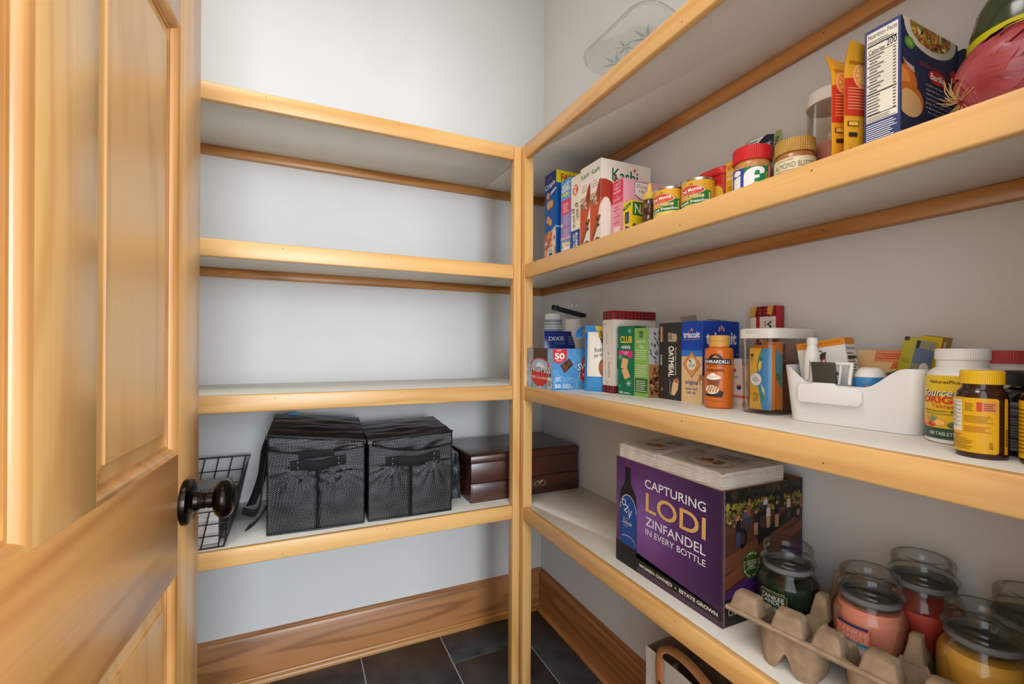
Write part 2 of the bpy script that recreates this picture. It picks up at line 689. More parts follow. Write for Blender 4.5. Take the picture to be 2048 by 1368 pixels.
# slate tiles, 27 by 55 cm, laid in running bond
TW, TL, G = 0.2735, 0.547, 0.0022
tile_me = {}
for ci in range(-6, 1):
    x1 = -0.156 + (ci + 1) * TW
    off = -0.188 if ci % 2 else -0.460
    for k in range(-6, 3):
        y0 = off + k * TL
        xa, xb = max(x1 - TW + G, XL), min(x1 - G, 0.0)
        ya, yb = max(y0 + G, YF - 1.5), min(y0 + TL - G, 0.0)
        if xb - xa < 0.01 or yb - ya < 0.01:
            continue
        MB().box(xa, xb, ya, yb, -0.012, 0.0).obj('tile', SLATE, fl, bevel=0.0012, seg=1)


def run_profile(prof, axis, a, b):
    """skirting: profile of (out from wall, z) run along an axis"""
    m = MB()
    if axis == 'X':
        m.loft([[(t, -o, z) for o, z in prof] for t in (a, b)])
    else:
        m.loft([[(-o, t, z) for o, z in prof] for t in (a, b)])
    return m


BB = [(0.0, 0.0), (0.019, 0.0), (0.019, 0.136), (0.015, 0.1445), (0.010, 0.1465), (0.0095, 0.1505), (0.006, 0.152), (0.0, 0.152)]
SH = [(0.019, 0.0), (0.035, 0.0), (0.0345, 0.008), (0.031, 0.014), (0.0255, 0.0165), (0.024, 0.0205), (0.019, 0.0215)]
b1 = struct(run_profile(BB, 'X', XL, -0.0001).obj('baseboard_back', BASE_X, smooth=True))
run_profile(SH, 'X', XL, -0.019).obj('shoe_molding', CLEAT_X, b1, smooth=True)
b2 = struct(run_profile(BB, 'Y', YF, -0.0195).obj('baseboard_right', BASE_Y, smooth=True))
run_profile(SH, 'Y', YF, -0.0355).obj('shoe_molding', CLEAT_Y, b2, smooth=True)

# ------------------------------------------------------------------ built-in shelving
ORD = ('topmost', 'second highest', 'third highest', 'lowest')
WHAT_B = ('right under the bare white wall', 'empty, between two other empty levels', 'empty, right above the black bags', 'under black bags and a chest')
WHAT_S = ('holding the crystal platter', 'holding cereal boxes, cans and the onion', 'holding snack boxes, the white bin and vitamin bottles', 'holding the purple wine case and candles')
FT = 0.0155
for zi, z in enumerate((S1, S2, S3, S4)):
    zs = z
    zf = zs - 0.0424
    # boards: the side board runs to the back wall, the back board butts against it
    shs = thing('shelf', ORD[zi] + ' side wall shelf, pine edged, ' + WHAT_S[zi], 'shelf', (0, 0, 0), 0, 'built-in shelves')
    shb = thing('shelf', ORD[zi] + ' far wall shelf, pine edged, ' + WHAT_B[zi], 'shelf', (0, 0, 0), 0, 'built-in shelves')
    MB().prism([(FX + FT, YF + 0.001), (-0.0004, YF + 0.001), (-0.0004, -0.0004), (FX + FT, -0.0004), (FX + FT, -0.366), (FX + 0.0295, -0.366), (FX + 0.0295, -0.3935), (FX + FT, -0.3935)], zs - 0.019, zs).obj('shelf_board', MELAMINE, shs, bevel=0.0006, seg=1)
    MB().prism([(XL + 0.001, FY + FT), (-0.3025, FY + FT), (-0.3025, FY + 0.0295), (FX, FY + 0.0295), (FX, FY + FT), (FX + FT - 0.0008, FY + FT), (FX + FT - 0.0008, -0.0004), (XL + 0.001, -0.0004)], zs - 0.019, zs).obj('shelf_board', MELAMINE, shb, bevel=0.0006, seg=1)
    f1 = MB().box(XL + 0.001, -0.3022, FY, FY + FT, zf, zs).obj('face_strip', PINE_X, shb, bevel=0.003, seg=2)
    f2 = MB().box(FX, FX + FT, YF + 0.001, -0.3932, zf, zs).obj('face_strip', PINE_Y, shs, bevel=0.003, seg=2)
    rr = random.Random(zi + 3)
    for k in range(4):
        xh = -0.34 - k * 0.31 + rr.uniform(-0.03, 0.03)
        Mh = Matrix.Translation((xh, FY - 0.00005, zs - rr.choice((0.010, 0.031)))) @ Matrix.Rotation(PI / 2, 4, 'X')
        MB().lathe([(0.0011, 0), (0.0011, 0.0002)], 8, M=Mh).obj('nail_hole', HOLE, f1)
        yh = -0.46 - k * 0.27 + rr.uniform(-0.03, 0.03)
        Mh = Matrix.Translation((FX - 0.00005, yh, zs - rr.choice((0.009, 0.012, 0.03)))) @ Matrix.Rotation(-PI / 2, 4, 'Y')
        MB().lathe([(0.0011, 0), (0.0011, 0.0002)], 8, M=Mh).obj('nail_hole', HOLE, f2)
    zc = zs - 0.0192
    c1 = MB().box(XL + 0.001, -0.0004, -0.019, -0.0004, zc - 0.026, zc).obj('wall_cleat', CLEAT_X, shb, bevel=0.001, seg=1)
    c2 = MB().box(-0.019, -0.0004, YF + 0.001, -0.0195, zc - 0.026, zc).obj('wall_cleat', CLEAT_Y, shs, bevel=0.001, seg=1)
    for k in range(3):
        Mh = Matrix.Translation((-0.3 - k * 0.4, -0.01905, zc - 0.013)) @ Matrix.Rotation(PI / 2, 4, 'X')
        MB().lathe([(0.0013, 0), (0.0013, 0.0002)], 8, M=Mh).obj('nail_hole', HOLE, c1)
        Mh = Matrix.Translation((-0.01905, -0.35 - k * 0.38, zc - 0.011)) @ Matrix.Rotation(-PI / 2, 4, 'Y')
        MB().lathe([(0.0013, 0), (0.0013, 0.0002)], 8, M=Mh).obj('nail_hole', HOLE, c2)
sh = thing('corner_post', 'slim pine post from floor to top shelf where both shelf runs meet', 'post')
MB().box(-0.3017, FX, FY - 0.0004, FY + 0.0288, 0.0, S1).obj('post_strip', PINE_Z, sh, bevel=0.0016, seg=2)
MB().box(FX - 0.0004, FX + 0.0288, -0.3926, FY - 0.0008, 0.0, S1).obj('post_strip', PINE_Z, sh, bevel=0.0016, seg=2)

# ------------------------------------------------------------------ door (hinged by the doorway, standing open into the closet)
EDGE = Vector((-1.0403, -0.777, 0.0))
door = thing('door_1', 'open pine panel door with dark bronze knob', 'door', EDGE, (0, 0, math.atan2(0.9964, 0.0844) - PI / 2))
del door['category']
door['kind'] = 'structure'
# local frame: +Y runs from the hinge to the free edge (edge at y=0), +X is the face towards the shelves
DT = 0.035
W = 0.725
DH = 2.03


def dbox(y0, y1, z0, z1, name, mat, x0=-DT, x1=0.0, bev=0.0012):
    return MB().box(x0, x1, y0, y1, z0, z1).obj(name, mat, door, bevel=bev, seg=2)


dbox(-0.0956, 0.0, 0.006, DH, 'stile', DOOR_Z)
dbox(-W, -W + 0.0956, 0.006, DH, 'stile', DOOR_Z)
for z0, z1 in ((0.006, 0.24), (0.7325, 0.8957), (1.483, 1.62), (1.915, DH)):
    dbox(-W + 0.0957, -0.0957, z0, z1, 'rail', DOOR_Y, bev=0.0003)
for z0, z1 in ((0.2401, 0.7324), (0.8958, 1.4829), (1.6201, 1.9149)):
    dbox(-0.4105, -0.3185, z0, z1, 'mullion', DOOR_Z, bev=0.0003)


def door_panel(y0, y1, z0, z1):
    """sloping sticking round the opening, groove, then a raised field"""
    rings = []
    for inset, x in ((0.0, 0.0), (0.0030, -0.0012), (0.0062, -0.0032), (0.0088, -0.0066), (0.0096, -0.0092), (0.013, -0.0095)):
        rings.append([(x, y0 + inset, z0 + inset), (x, y1 - inset, z0 + inset), (x, y1 - inset, z1 - inset), (x, y0 + inset, z1 - inset)])
    rings += [[(-0.0175,) + p[1:] for p in rings[-1]], [(-0.0175,) + p[1:] for p in rings[0]]]
    m = MB()
    m.loft(rings + [rings[0]], caps=False)
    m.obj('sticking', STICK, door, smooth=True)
    i = 0.0128
    rings = []
    for inset, x in ((i, -0.016), (i, -0.0115), (i + 0.019, -0.0085), (i + 0.0195, -0.0065), (i + 0.0205, -0.0062)):
        rings.append([(x, y0 + inset, z0 + inset), (x, y1 - inset, z0 + inset), (x, y1 - inset, z1 - inset), (x, y0 + inset, z1 - inset)])
    MB().loft(rings).obj('raised_panel', DOOR_Z, door)


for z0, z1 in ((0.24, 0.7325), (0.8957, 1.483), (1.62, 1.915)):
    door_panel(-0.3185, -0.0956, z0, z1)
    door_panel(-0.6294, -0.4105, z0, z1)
kz, ky = 0.8205, -0.0668
Mk = Matrix.Translation((0, ky, kz)) @ Matrix.Rotation(PI / 2, 4, 'Y')
kn = MB().lathe([(0.0, 0.0), (0.0325, 0.0), (0.0325, 0.004), (0.0315, 0.0075), (0.028, 0.0095), (0.021, 0.0105), (0.0145, 0.013), (0.013, 0.018)], 40, M=Mk).obj('rosette', BRONZE, door, smooth=True)
MB().lathe([(0.0118, 0.012), (0.0118, 0.026), (0.0105, 0.0268), (0.0105, 0.0285), (0.0118, 0.029), (0.0112, 0.036)], 32, M=Mk).obj('knob_neck', BRONZE, kn, smooth=True)
pr = [(0.0105, 0.034)]
for i in range(1, 14):
    t = PI * i / 14
    pr.append((0.0275 * math.sin(t) ** 0.75, 0.0495 - 0.0145 * math.cos(t)))
pr.append((0.0, 0.064))
MB().lathe(pr, 40, M=Mk).obj('knob', BRONZE, kn, smooth=True)

# ------------------------------------------------------------------ upper side shelf: cereal boxes and the rest
RN = -PI / 2


def a_crispix_l(a):
    a.R(0, 0, 1, 1, '0b5aa8', 1)
    a.R(0, .86, 1, 1, '1c3f86', 1)
    a.P([(0, .80), (1, .87), (1, .80), (.4, .76), (0, .72)], '1c3f86', 1)
    a.T("Kellogg's", .45, .945, .5, .03, 'd8576b', 3, 8, .01, .2)
    a.T('Crispix', .5, .865, .9, .075, 'f2f0f2', 3, 9, .02)
    a.P([(.55, .79), (1, .825), (1, .80), (.5, .76)], 'e8e6ea', 2)
    for cu, cv, r in ((.3, .765, .011), (.36, .66, .014), (.62, .668, .012), (.32, .505, .012), (.52, .47, .011)):
        a.E(cu, cv, r / a.W, r * 1.15 / a.H, 'c98348', 2, 6, .3)
        a.E(cu, cv, r * .75 / a.W, r * .85 / a.H, 'e0a268', 3, 6, .5)
    a.P([(0, .30), (.5, .37), (1, .42), (1, 0), (0, 0)], 'dcbfa8', 1)
    a.blobs(.05, .13, .95, .36, ['d98f4e', 'c97b42', 'e3b083', 'cc5550', 'b7694a', 'ead2b8'], 46, .011, 2, 3, 6)
    a.RR(.3, .115, .85, .20, .003, 'e8e0d6', 3)
    a.lines(.36, .15, .8, .19, 3, '7a6a60', 3)
    a.R(.42, .118, .72, .14, '2a2a2e', 3)


def a_crispix_f(a):
    a.R(0, 0, 1, 1, '0a559f', 1)
    a.R(0, .87, 1, 1, 'd9c21c', 1)
    a.T('FAMILY SIZE', .5, .93, .8, .075, 'b02a20', 3, 0, .03)
    a.R(0, .4, .45, .415, '9fc3e6', 2)


carton('cereal_box', 'tall blue corn cereal box at the post end of the upper shelf', (-.19, -.428, S2), .165, .069, .291, '0b559d', a_crispix_l, a_crispix_f, group='cereal boxes', cat='cereal box')


def a_rice(a):
    a.R(0, 0, 1, 1, '9d7fbe', 1)
    a.R(0, .76, 1, 1, '5fa9d8', 1)
    r = random.Random(4)
    for i in range(60):
        a.R(*(lambda x, y: (x, y, x + .08, y + .008))(r.uniform(0, .9), r.uniform(.77, .98)), 'e6f0f6' if i % 2 else '2d6fae', 2)
    a.T('RICE', .5, .925, .62, .045, 'f6f3f6', 3, 8, .03)
    a.T('KRISPIES', .5, .875, .8, .045, 'f6f3f6', 3, 8, .03)
    a.R(.1, .80, .85, .825, 'e2d45a', 3)
    a.R(0, .58, 1, .75, 'd9476a', 1)
    a.lines(.2, .6, .85, .72, 5, 'f0c8d4', 3)
    a.lines(.3, .44, .9, .57, 9, 'cdbfe4', 3)
    a.lines(.3, .31, .9, .41, 6, 'cdbfe4', 3)
    a.E(.12, .45, .1, .022, 'f0dcc0', 3)
    a.R(0, .27, 1, .30, 'e5a9c0', 2)
    a.R(0, 0, 1, .26, '5c9bd0', 1)
    a.blobs(.15, .08, .85, .24, ['f0dcc6', 'd9a878', 'f5efe8', 'cc7a60', 'e8c49a'], 26, .008, 2, 9)
    a.RR(.25, .14, .95, .18, .002, 'f2eeee', 3)


carton('cereal_box', 'narrow blue and purple rice cereal box beside the tall blue one', (-.19, -.511, S2), .165, .053, .242, '6a8fc6', a_rice, lambda a: a.R(0, 0, 1, 1, '3f86c4'), group='cereal boxes', cat='cereal box')


def a_grains(a):
    a.R(0, 0, 1, 1, 'efe4d2', 1)
    a.E(.5, .83, .3, .065, 'd8482a', 2, 24)
    a.E(.5, .83, .25, .055, 'e8602f', 2, 24)
    a.T('Post', .5, .83, .105 * a.H / a.W, .18 * a.W / a.H * 2, 'fbf3e8', 3, -78, .02, .2)
    a.T('great', .68, .575, .20 * a.H / a.W, .42 * a.W / a.H, '2d2620', 3, -86)
    a.T('grains', .32, .50, .24 * a.H / a.W, .40 * a.W / a.H, '2d2620', 3, -86)
    a.R(.76, .45, .84, .47, 'c9713a', 3)
    a.R(0, 0, 1, .345, '244a94', 1)
    a.T('BLUEBERRY', .66, .17, .28 * a.H / a.W, .22 * a.W / a.H, 'eef1f6', 3, -88, .04)
    a.T('NUT CRUNCH', .36, .16, .28 * a.H / a.W, .20 * a.W / a.H, 'eef1f6', 3, -88, .03)


carton('cereal_box', 'cream and blue whole grain cereal box with a round red emblem', (-.19, -.5595, S2), .165, .0455, .234, 'eadfcd', a_grains, None, group='cereal boxes', cat='cereal box')


def a_kashi_l(a):
    a.R(0, 0, 1, 1, 'ece4d8', 1)
    a.T('Kashi', .5, .90, .75, .055, '1f6a48', 3, 3, .005)
    for i, t in enumerate(('Organic', 'Cinnamon', 'Harvest')):
        a.T(t, .45, .79 - i * .03, .55 if i else .42, .02, 'b2563c', 3, 4)
    a.P([(1, .79), (.85, .775), (.7, .72), (.6, .62), (.35, .5), (.05, .42), (.3, .40), (.6, .46), (.8, .53), (1, .58)], '9c3822', 1)
    a.P([(0, .60), (.3, .55), (.55, .52), (.8, .55), (1, .59), (1, .53), (.85, .47), (.7, .38), (.45, .25), (.2, .12), (0, .06)], 'c8552f', 2)
    a.blobs(.05, .52, .62, .66, ['c9a987', '9a7658', 'e0c8a8', '7f5a3e'], 80, .0045, 3, 5, 5, .4)
    for o in (0, .1, .2):
        a.P([(.02 + o * .7, .10 + o * .15), (.12 + o * .7, .095 + o * .15), (.80 + o, .385), (.70 + o, .40)], ['8c4522', 'b8683a', '7a3a1c'][int(o * 10)], 3)
    a.blobs(.55, .28, .8, .36, ['5a2e18'], 4, .004, 3, 2)
    a.P([(.35, .125), (.9, .125), (.9, .15), (.65, .165), (.5, .15)], '8a5a3a', 3)


def a_kashi_f(a):
    a.R(0, 0, 1, 1, 'e9dfd2', 1)
    a.T('Kashi', .47, .845, .52, .14, '1d6446', 3, 0, .012)
    a.E(.66, .93, .02, .02, 'c03a2a', 3)
    a.P([(0, .775), (.08, .785), (.2, .765), (.36, .70), (.36, .30), (.26, .36), (.215, .43), (.195, .52), (.15, .575), (.10, .59), (.05, .575), (.02, .545), (0, .50)], 'a83c24', 2)
    a.P([(.24, .76), (.27, .85), (.30, .85), (.28, .74)], '7a3a1c', 3)


kb = carton('cereal_box', 'cream cinnamon cereal box, the one next to the whole grain box', (-.19, -.609, S2), .165, .047, .242, 'ece4d8', a_kashi_l, a_kashi_f, group='cereal boxes', cat='cereal box')
copy_tree(kb, (-.19, -.657, S2), 0.0, 'cream cinnamon cereal box showing its broad front, nearest the pink cake box', 'cereal boxes')


def a_duncan_l(a):
    a.R(0, 0, 1, 1, 'e99cac', 1)
    a.R(0, .67, 1, .985, 'd9425c', 1)
    for i, t in enumerate(("CAN'T", 'GET', 'ENOUGH')):
        a.T(t, .5, .94 - i * .055, .62, .035, 'f6e2e4', 3, 4, .02)
    a.T('of', .5, .775, .2, .02, 'f6e2e4', 3, 4)
    a.T('Dolly?', .5, .72, .7, .055, 'f6e2e4', 3, 6, 0, .3)
    for i, (t, w) in enumerate((('MORE', .4), ('RECIPES', .5), ('at', .15), ('DUNCANHINES', .65), ('&', .1), ('BAKERSCLUB', .6))):
        a.T(t, .45, .615 - i * .045, w, .022, 'c0405a', 3, 3)
    a.RR(.2, .2, .75, .33, .003, 'f2d6da', 2)


def a_duncan_f(a):
    a.R(0, 0, 1, 1, 'eba8b5', 1)
    a.P([(.28, .98), (.28, .78), (.42, .72), (.6, .72), (.72, .78), (.72, .98)], '6a5a5c', 2)
    a.P([(.29, .97), (.29, .79), (.43, .735), (.6, .735), (.71, .79), (.71, .97)], 'efe6e0', 3)
    a.T('Duncan', .5, .915, .36, .05, 'b04a58', 4, 0, 0, .3)
    a.T('Hines', .52, .845, .3, .05, 'b04a58', 4, 0, 0, .3)
    a.T("Dolly Parton's", .62, .62, 1.0, .13, 'c63a52', 4, 3, .005, .3)
    a.E(.8, .2, .3, .2, 'f3d8c4', 2)


carton('cake_mix_box', 'pink cake mix box standing before the cream cereal boxes', (-.16, -.709, S2), .13, .045, .178, 'e79fae', a_duncan_l, a_duncan_f)


def a_nat_l(a):
    a.R(0, 0, 1, 1, 'e9c81e', 1)
    a.P([(.05, .80), (.9, .88), (.9, .97), (.05, .89)], '2b6b33', 2)
    a.T('NATURE VALLEY', .47, .885, .75, .045, 'f0e27a', 3, 4)
    a.RR(.25, .50, .7, .76, .001, '2d2f52', 2)
    a.RR(.3, .53, .65, .72, .001, '4c5384', 3)
    a.E(.42, .38, .33, .10, 'e8d4a8', 2)
    a.blobs(.25, .34, .62, .42, ['33365e', '4a3a2a', '8a5a2c'], 10, .003, 3, 2)
    a.R(.1, .26, .9, .30, '6f93a8', 2)


def a_nat_f(a):
    a.R(0, 0, 1, 1, 'e4c31c', 1)
    a.R(.02, .66, .98, .97, '2a6a34', 2)
    a.T('NATURE', .5, .81, .85, .22, 'f2ea9a', 3, 0, .01)
    a.blobs(.05, .22, .95, .44, ['7a4a22', 'b07a3a', '5a3216', 'd9a860'], 40, .006, 2, 8)


carton('granola_bar_box', 'small yellow granola bar box tucked against the pink cake mix', (-.172, -.757, S2), .12, .033, .106, 'e6c41d', a_nat_l, a_nat_f)

# --- syrup bear, cans, tub and jars
AMBER = noisy('dark_syrup', '3a1d10', '5b3320', 60, 0.15, 0.1, 0.002, 0.6)
t = thing('syrup_bottle', 'small bear shaped syrup bottle with yellow nozzle cap and dark filling', 'bottle', (-.155, -.800, S2))
MB().lathe([(0, 0), (.0165, 0), (.019, .004), (.0195, .03), (.0175, .05), (.014, .058), (.0165, .064), (.0185, .076), (.0165, .088), (.013, .094), (.013, .097)], 28).obj('bottle', AMBER, t, smooth=True)
MB().lathe([(.0155, .0935), (.0165, .095), (.016, .108), (.012, .111), (.0065, .114), (.0055, .124), (.0035, .133), (0, .1335)], 28).obj('nozzle_cap', ink('e0b957', .35), t, smooth=True)
for s_ in (-1, 1):
    MB().lathe([(0, -.005), (.004, -.003), (.005, 0), (.004, .003), (0, .005)], 10, (-.004, .015 * s_, .086)).obj('bear_ear', AMBER, t, smooth=True)
m = MB()
m.lathe([(0, -.004), (.005, -.002), (.006, 0), (.005, .002), (0, .004)], 12, M=Matrix.Translation((-.0165, -.006, .077)) @ Matrix.Rotation(PI / 2, 4, 'Y'))
m.obj('bear_snout', ink('8a6a48', .3), t, smooth=True)
a = Art(.034, .042)
a.E(.5, .25, .48, .62, 'f0ead8', 1, 24)
a.E(.5, .38, .44, .46, 'e0a13c', 2, 24)
a.E(.5, .22, .46, .5, 'f2efe6', 3, 24)
a.E(.42, .55, .11, .09, '2a241c', 4)
a.E(.42, .55, .065, .05, 'f2efe6', 5)
wrap(t, 'label_print', .0196, .004, a, R_(218))

STEEL = noisy('tin_plate', 'b9b9b6', 'd0d0cc', 40, 0.28, 0.0, 0.001, 0.5, metal=0.9)


def peach_art(a):
    a.R(0, 0, 1, 1, 'e3a92c', 1)
    a.R(0, 0, .46, .20, 'e8c96a', 1)
    a.P([(.30, .16), (.50, .20), (.50, .60), (.455, .63), (.42, .57), (.37, .57), (.30, .40)], '2b7a38', 2)
    a.P([(.47, .22), (.485, .22), (.485, .55), (.47, .55)], 'e8d890', 3)
    a.E(.325, .46, .06, .12, '58a04a', 3)
    pts = []
    for i in range(24):
        t_ = 2 * PI * i / 24
        pts.append((.285 + .125 * math.cos(t_) * (1 + .12 * math.cos(2 * t_ + .8)), .66 + .165 * math.sin(t_)))
    a.P([(.285 + (x - .285) * 1.14, .66 + (y - .66) * 1.14) for x, y in pts], '2b6a34', 2)
    a.P([(.285 + (x - .285) * 1.09, .66 + (y - .66) * 1.09) for x, y in pts], 'f0e2a8', 3)
    a.P(pts, 'd8442e', 4)
    a.T('Del Monte', .285, .675, .22, .13, 'fbf6ee', 5, 9, .02)
    a.T('Quality', .29, .555, .10, .05, 'f6d8c0', 5, 9, 0, .3)
    a.P([(.27, .86), (.30, .92), (.31, .86)], '4a8a3a', 3)
    a.R(.17, .38, .42, .48, 'f0c98a', 3)
    a.T('100% JUICE', .30, .43, .21, .065, 'b05a3a', 4, 3)
    a.P([(.10, .14), (.52, .21), (.53, .36), (.10, .30)], '2a7638', 3)
    a.T('Sliced Peaches', .305, .255, .36, .095, 'f4f4ea', 4, 5, .02)
    a.R(.10, .09, .52, .12, 'e8dc70', 3)
    a.E(.58, .26, .075, .22, 'd9752c', 2, 20)
    a.E(.585, .25, .05, .15, 'c04f2a', 3, 20)
    a.lines(.56, .60, .68, .72, 4, 'a8761e', 3, .35)


def food_can(name, label, loc, r, h, phi, art):
    t = thing(name, label, 'can', loc, 0, 'canned peaches' if art else None)
    MB().lathe([(0, .003), (r - .003, .003), (r - .002, 0), (r, .0006), (r, .003), (r - .0012, .0045), (r - .0012, h - .0045), (r, h - .003), (r, h - .0006), (r - .002, h), (r - .003, h - .003), (0, h - .003)], 48).obj('tin', STEEL, t, smooth=True)
    if art:
        a = Art(2 * PI * (r - .0012) * .98, h - .011)
        art(a)
        for v in a.bm.verts:
            v.co.y = a.H * (.34 + .66 * v.co.y / a.H) if v.co.y > 1e-6 else 0
        wrap(t, 'paper_label', r - .0011, .0055, a, phi)
    return t


food_can('food_can', 'shorter looking can of sliced peaches next to the syrup bear', (-.156, -.8615, S2), .033, .098, R_(272), peach_art)
food_can('food_can', 'can of sliced peaches nearer the door, beside the red tub', (-.139, -.9280, S2), .0336, .0985, R_(272), peach_art)
food_can('food_can', 'plain steel can without a visible label behind the peach cans', (-.066, -.8395, S2), .035, .134, 0, None)['category'] = 'can'

t = thing('raisin_tub', 'red plastic raisin tub with a red lid and a yellow sun', 'tub', (-.078, -.938, S2))
RED = ink('c4201f', .35)


def rrect(w, d, r, n=6, ox=0.0, oy=0.0):
    pts = []
    for cx, cy, a0 in ((w / 2 - r, -d / 2 + r, -90), (w / 2 - r, d / 2 - r, 0), (-w / 2 + r, d / 2 - r, 90), (-w / 2 + r, -d / 2 + r, 180)):
        for i in range(n + 1):
            q = R_(a0 + 90 * i / n)
            pts.append((cx + r * math.cos(q) + ox, cy + r * math.sin(q) + oy))
    return pts


MB().loft([[(x * k, y * k, z) for x, y in rrect(.074, .074, .022)] for z, k in ((0, .93), (.002, .95), (.108, 1.0))]).obj('tub', RED, t, smooth=True)
MB().loft([[(x * k, y * k, z) for x, y in rrect(.078, .078, .024)] for z, k in ((.107, 1.0), (.109, 1.04), (.121, 1.04), (.1235, 1.0), (.124, .93))]).obj('lid', ink('cf2a28', .3), t, smooth=True)
a = Art(.07, .1)
a.E(.70, .62, .27, .20, 'ecc64a', 2, 28)
for i in range(28):
    q = 2 * PI * i / 28
    a.P([(.70 + .29 * math.cos(q - .03), .62 + .215 * math.sin(q - .03)), (.70 + .34 * math.cos(q), .62 + .25 * math.sin(q)), (.70 + .29 * math.cos(q + .03), .62 + .215 * math.sin(q + .03))], 'ecc64a', 2)
a.blobs(.45, .36, .85, .46, ['2f6a2c', '4a8a3a', '1f4a20'], 10, .006, 3, 3)
a.P([(.5, .45), (.60, .66), (.70, .45)], 'e6c8b0', 3)
a.P([(.1, .04), (.9, .04), (.9, .1), (.1, .1)], 'd9b03c', 3)
a.finish('label_print', t, lambda u, v, e: (-.0368 - e, .035 - u, .004 + v))

carton('raisin_box', 'slim golden raisin box between the red tub and peanut butter jar', (-.112, -1.017, S2), .07, .042, .125, 'e2a92c',
       lambda a: (a.R(0, 0, 1, 1, 'e3aa2b'), a.T('SUN-MAID', .45, .92, .7, .07, 'b8442a', 3, 6), a.T('Golden', .45, .82, .7, .06, 'f7ecc8', 3, 6, .02), a.T('Raisins', .45, .74, .7, .06, 'f7ecc8', 3, 6, .02), a.lines(.15, .5, .8, .62, 3, 'c07c1e')), None)

t = thing('peanut_butter_jar', 'peanut butter jar with a ridged red lid and blue green label', 'jar', (-.143, -1.058, S2))
PB = noisy('peanut_butter', 'b97c42', 'cf9558', 60, 0.25, 0.05, 0.001, 0.5)
MB().lathe([(0, 0), (.029, 0), (.0315, .003), (.0318, .012), (.0318, .074), (.0312, .080), (.0295, .0875), (.0285, .089), (.0285, .092), (0, .092)], 44).obj('jar', PB, t, smooth=True)


def ridged_lid(t, name, r, z0, z1, mat, n=60, depth=.0006):
    rings = []
    N = n * 4
    for z, k, rg in ((z0, 1.0, 1), (z1 - .003, 1.0, 1), (z1 - .0008, .985, 0), (z1, .95, 0), (z1 - .0004, .9, 0)):
        rings.append([((r * k - (depth * (1 if (i // 2) % 2 else 0) * rg)) * math.cos(2 * PI * i / N), (r * k - (depth * (1 if (i // 2) % 2 else 0) * rg)) * math.sin(2 * PI * i / N), z) for i in range(N)])
    return MB().loft(rings).obj(name, mat, t, smooth=True)


ridged_lid(t, 'lid', .0328, .0885, .114, ink('cc2026', .35))
a = Art(.105, .066)
a.R(0, 0, .40, 1, '3a48a0', 1)
a.R(.40, 0, .80, 1, '1f7d49', 1)
a.R(.80, 0, 1, 1, 'd84f48', 1)
a.R(.81, .0, .86, 1, 'e8c8c0', 2)
a.R(0, 0, .14, 1, 'efeff2', 2)
# the two big letters, built as bold shapes
a.E(.275, .83, .075, .125, 'f3f2f4', 3, 24)
a.P([(.20, .63), (.345, .70), (.345, .05), (.30, -.0 + .02), (.20, .02)], 'f3f2f4', 3)
fp = [(.40, .02), (.40, .62), (.41, .74), (.45, .86), (.52, .94), (.60, .97), (.68, .95), (.72, .88), (.73, .78), (.71, .68), (.645, .65), (.645, .78), (.62, .82), (.58, .80), (.565, .72), (.565, .60), (.64, .62), (.64, .50), (.565, .47), (.565, .02)]
a.P(fp, 'f3f2f4', 3)
a.E(.62, .12, .13, .21, 'e2cf2e', 4, 24)
a.T('7g', .62, .20, .09, .12, '2a4a8c', 5)
a.T('PER SERVING', .62, .09, .16, .05, '2a4a8c', 5)
a.T('CREAMY', .765, .42, .7 * .066 / .105, .05 * .105 / .066, 'e2d84a', 4, 90)
a.lines(.88, .1, .97, .9, 12, 'b03a36', 3)
for v in a.bm.verts:
    v.co.y = a.H * (.36 + .64 * v.co.y / a.H) if v.co.y > 1e-6 else 0
wrap(t, 'paper_label', .0321, .008, a, R_(212))

t = thing('almond_butter_jar', 'almond butter jar with a ridged gold lid and cream label', 'jar', (-.140, -1.1365, S2))
ALM = noisy('almond_butter', '9a6236', 'b57d48', 50, 0.2, 0.08, 0.001, 0.5)
MB().lathe([(0, 0), (.027, 0), (.0298, .003), (.0302, .01), (.0302, .062), (.029, .070), (.0268, .074), (.026, .077), (0, .077)], 44).obj('jar', ALM, t, smooth=True)
ridged_lid(t, 'lid', .0301, .0745, .0975, ink('b58c3c', .32, .5), 54, .0009)
a = Art(.110, .052)
a.R(0, 0, 1, 1, 'e6dbb8', 1)
a.T('greenwise', .36, .93, .24, .09, '9a7a50', 3, 0, 0, .3)
a.T('ALMOND BUTTER', .50, .76, .60, .17, '8a7c64', 3)
a.lines(.22, .55, .7, .65, 2, 'b0a488', 3)
a.E(.4, .18, .16, .2, 'c49a62', 2)
wrap(t, 'paper_label', .0304, .012, a, R_(213))

# clear bag and green pouch behind the jars
FILM = clear('clear_film', 'ffffff', .08, .12)
t = thing('plastic_bag', 'clear bag with a dark printed panel behind the peanut butter jar', 'bag', (-.068, -.978, S2), (0, 0, RN))
po, fm = pouch(t, .075, .178, .020, FILM)
a = Art(.075, .182)
a.R(.25, .70, .62, .93, 'd8dcdc', 1)
a.lines(.28, .84, .55, .92, 3, '5a6468')
a.P([(.5, .70), (.95, .66), (.95, .90), (.72, .93), (.56, .88)], '1f2a3c', 2)
a.T('Organic', .74, .81, .3, .07, 'e6eaee', 3, 0, 0, .3)
a.finish('label_print', t, fm, .006, shift=(.012,))
t = thing('green_pouch', 'light green seed pouch with a pointed corner behind the almond butter', 'pouch', (-.024, -1.000, S2), (0, 0, RN))
po, fm = pouch(t, .052, .19, .022, ink('9fae62', .35), seed=3, top_w=.25)
a = Art(.062, .19)
a.lines(.2, .80, .6, .95, 4, '4c5a34', 3, .5)
a.blobs(.3, .6, .7, .8, ['5a6a38', '7c8c4a'], 8, .006)
a.finish('label_print', t, fm, .006, shift=(.012,))

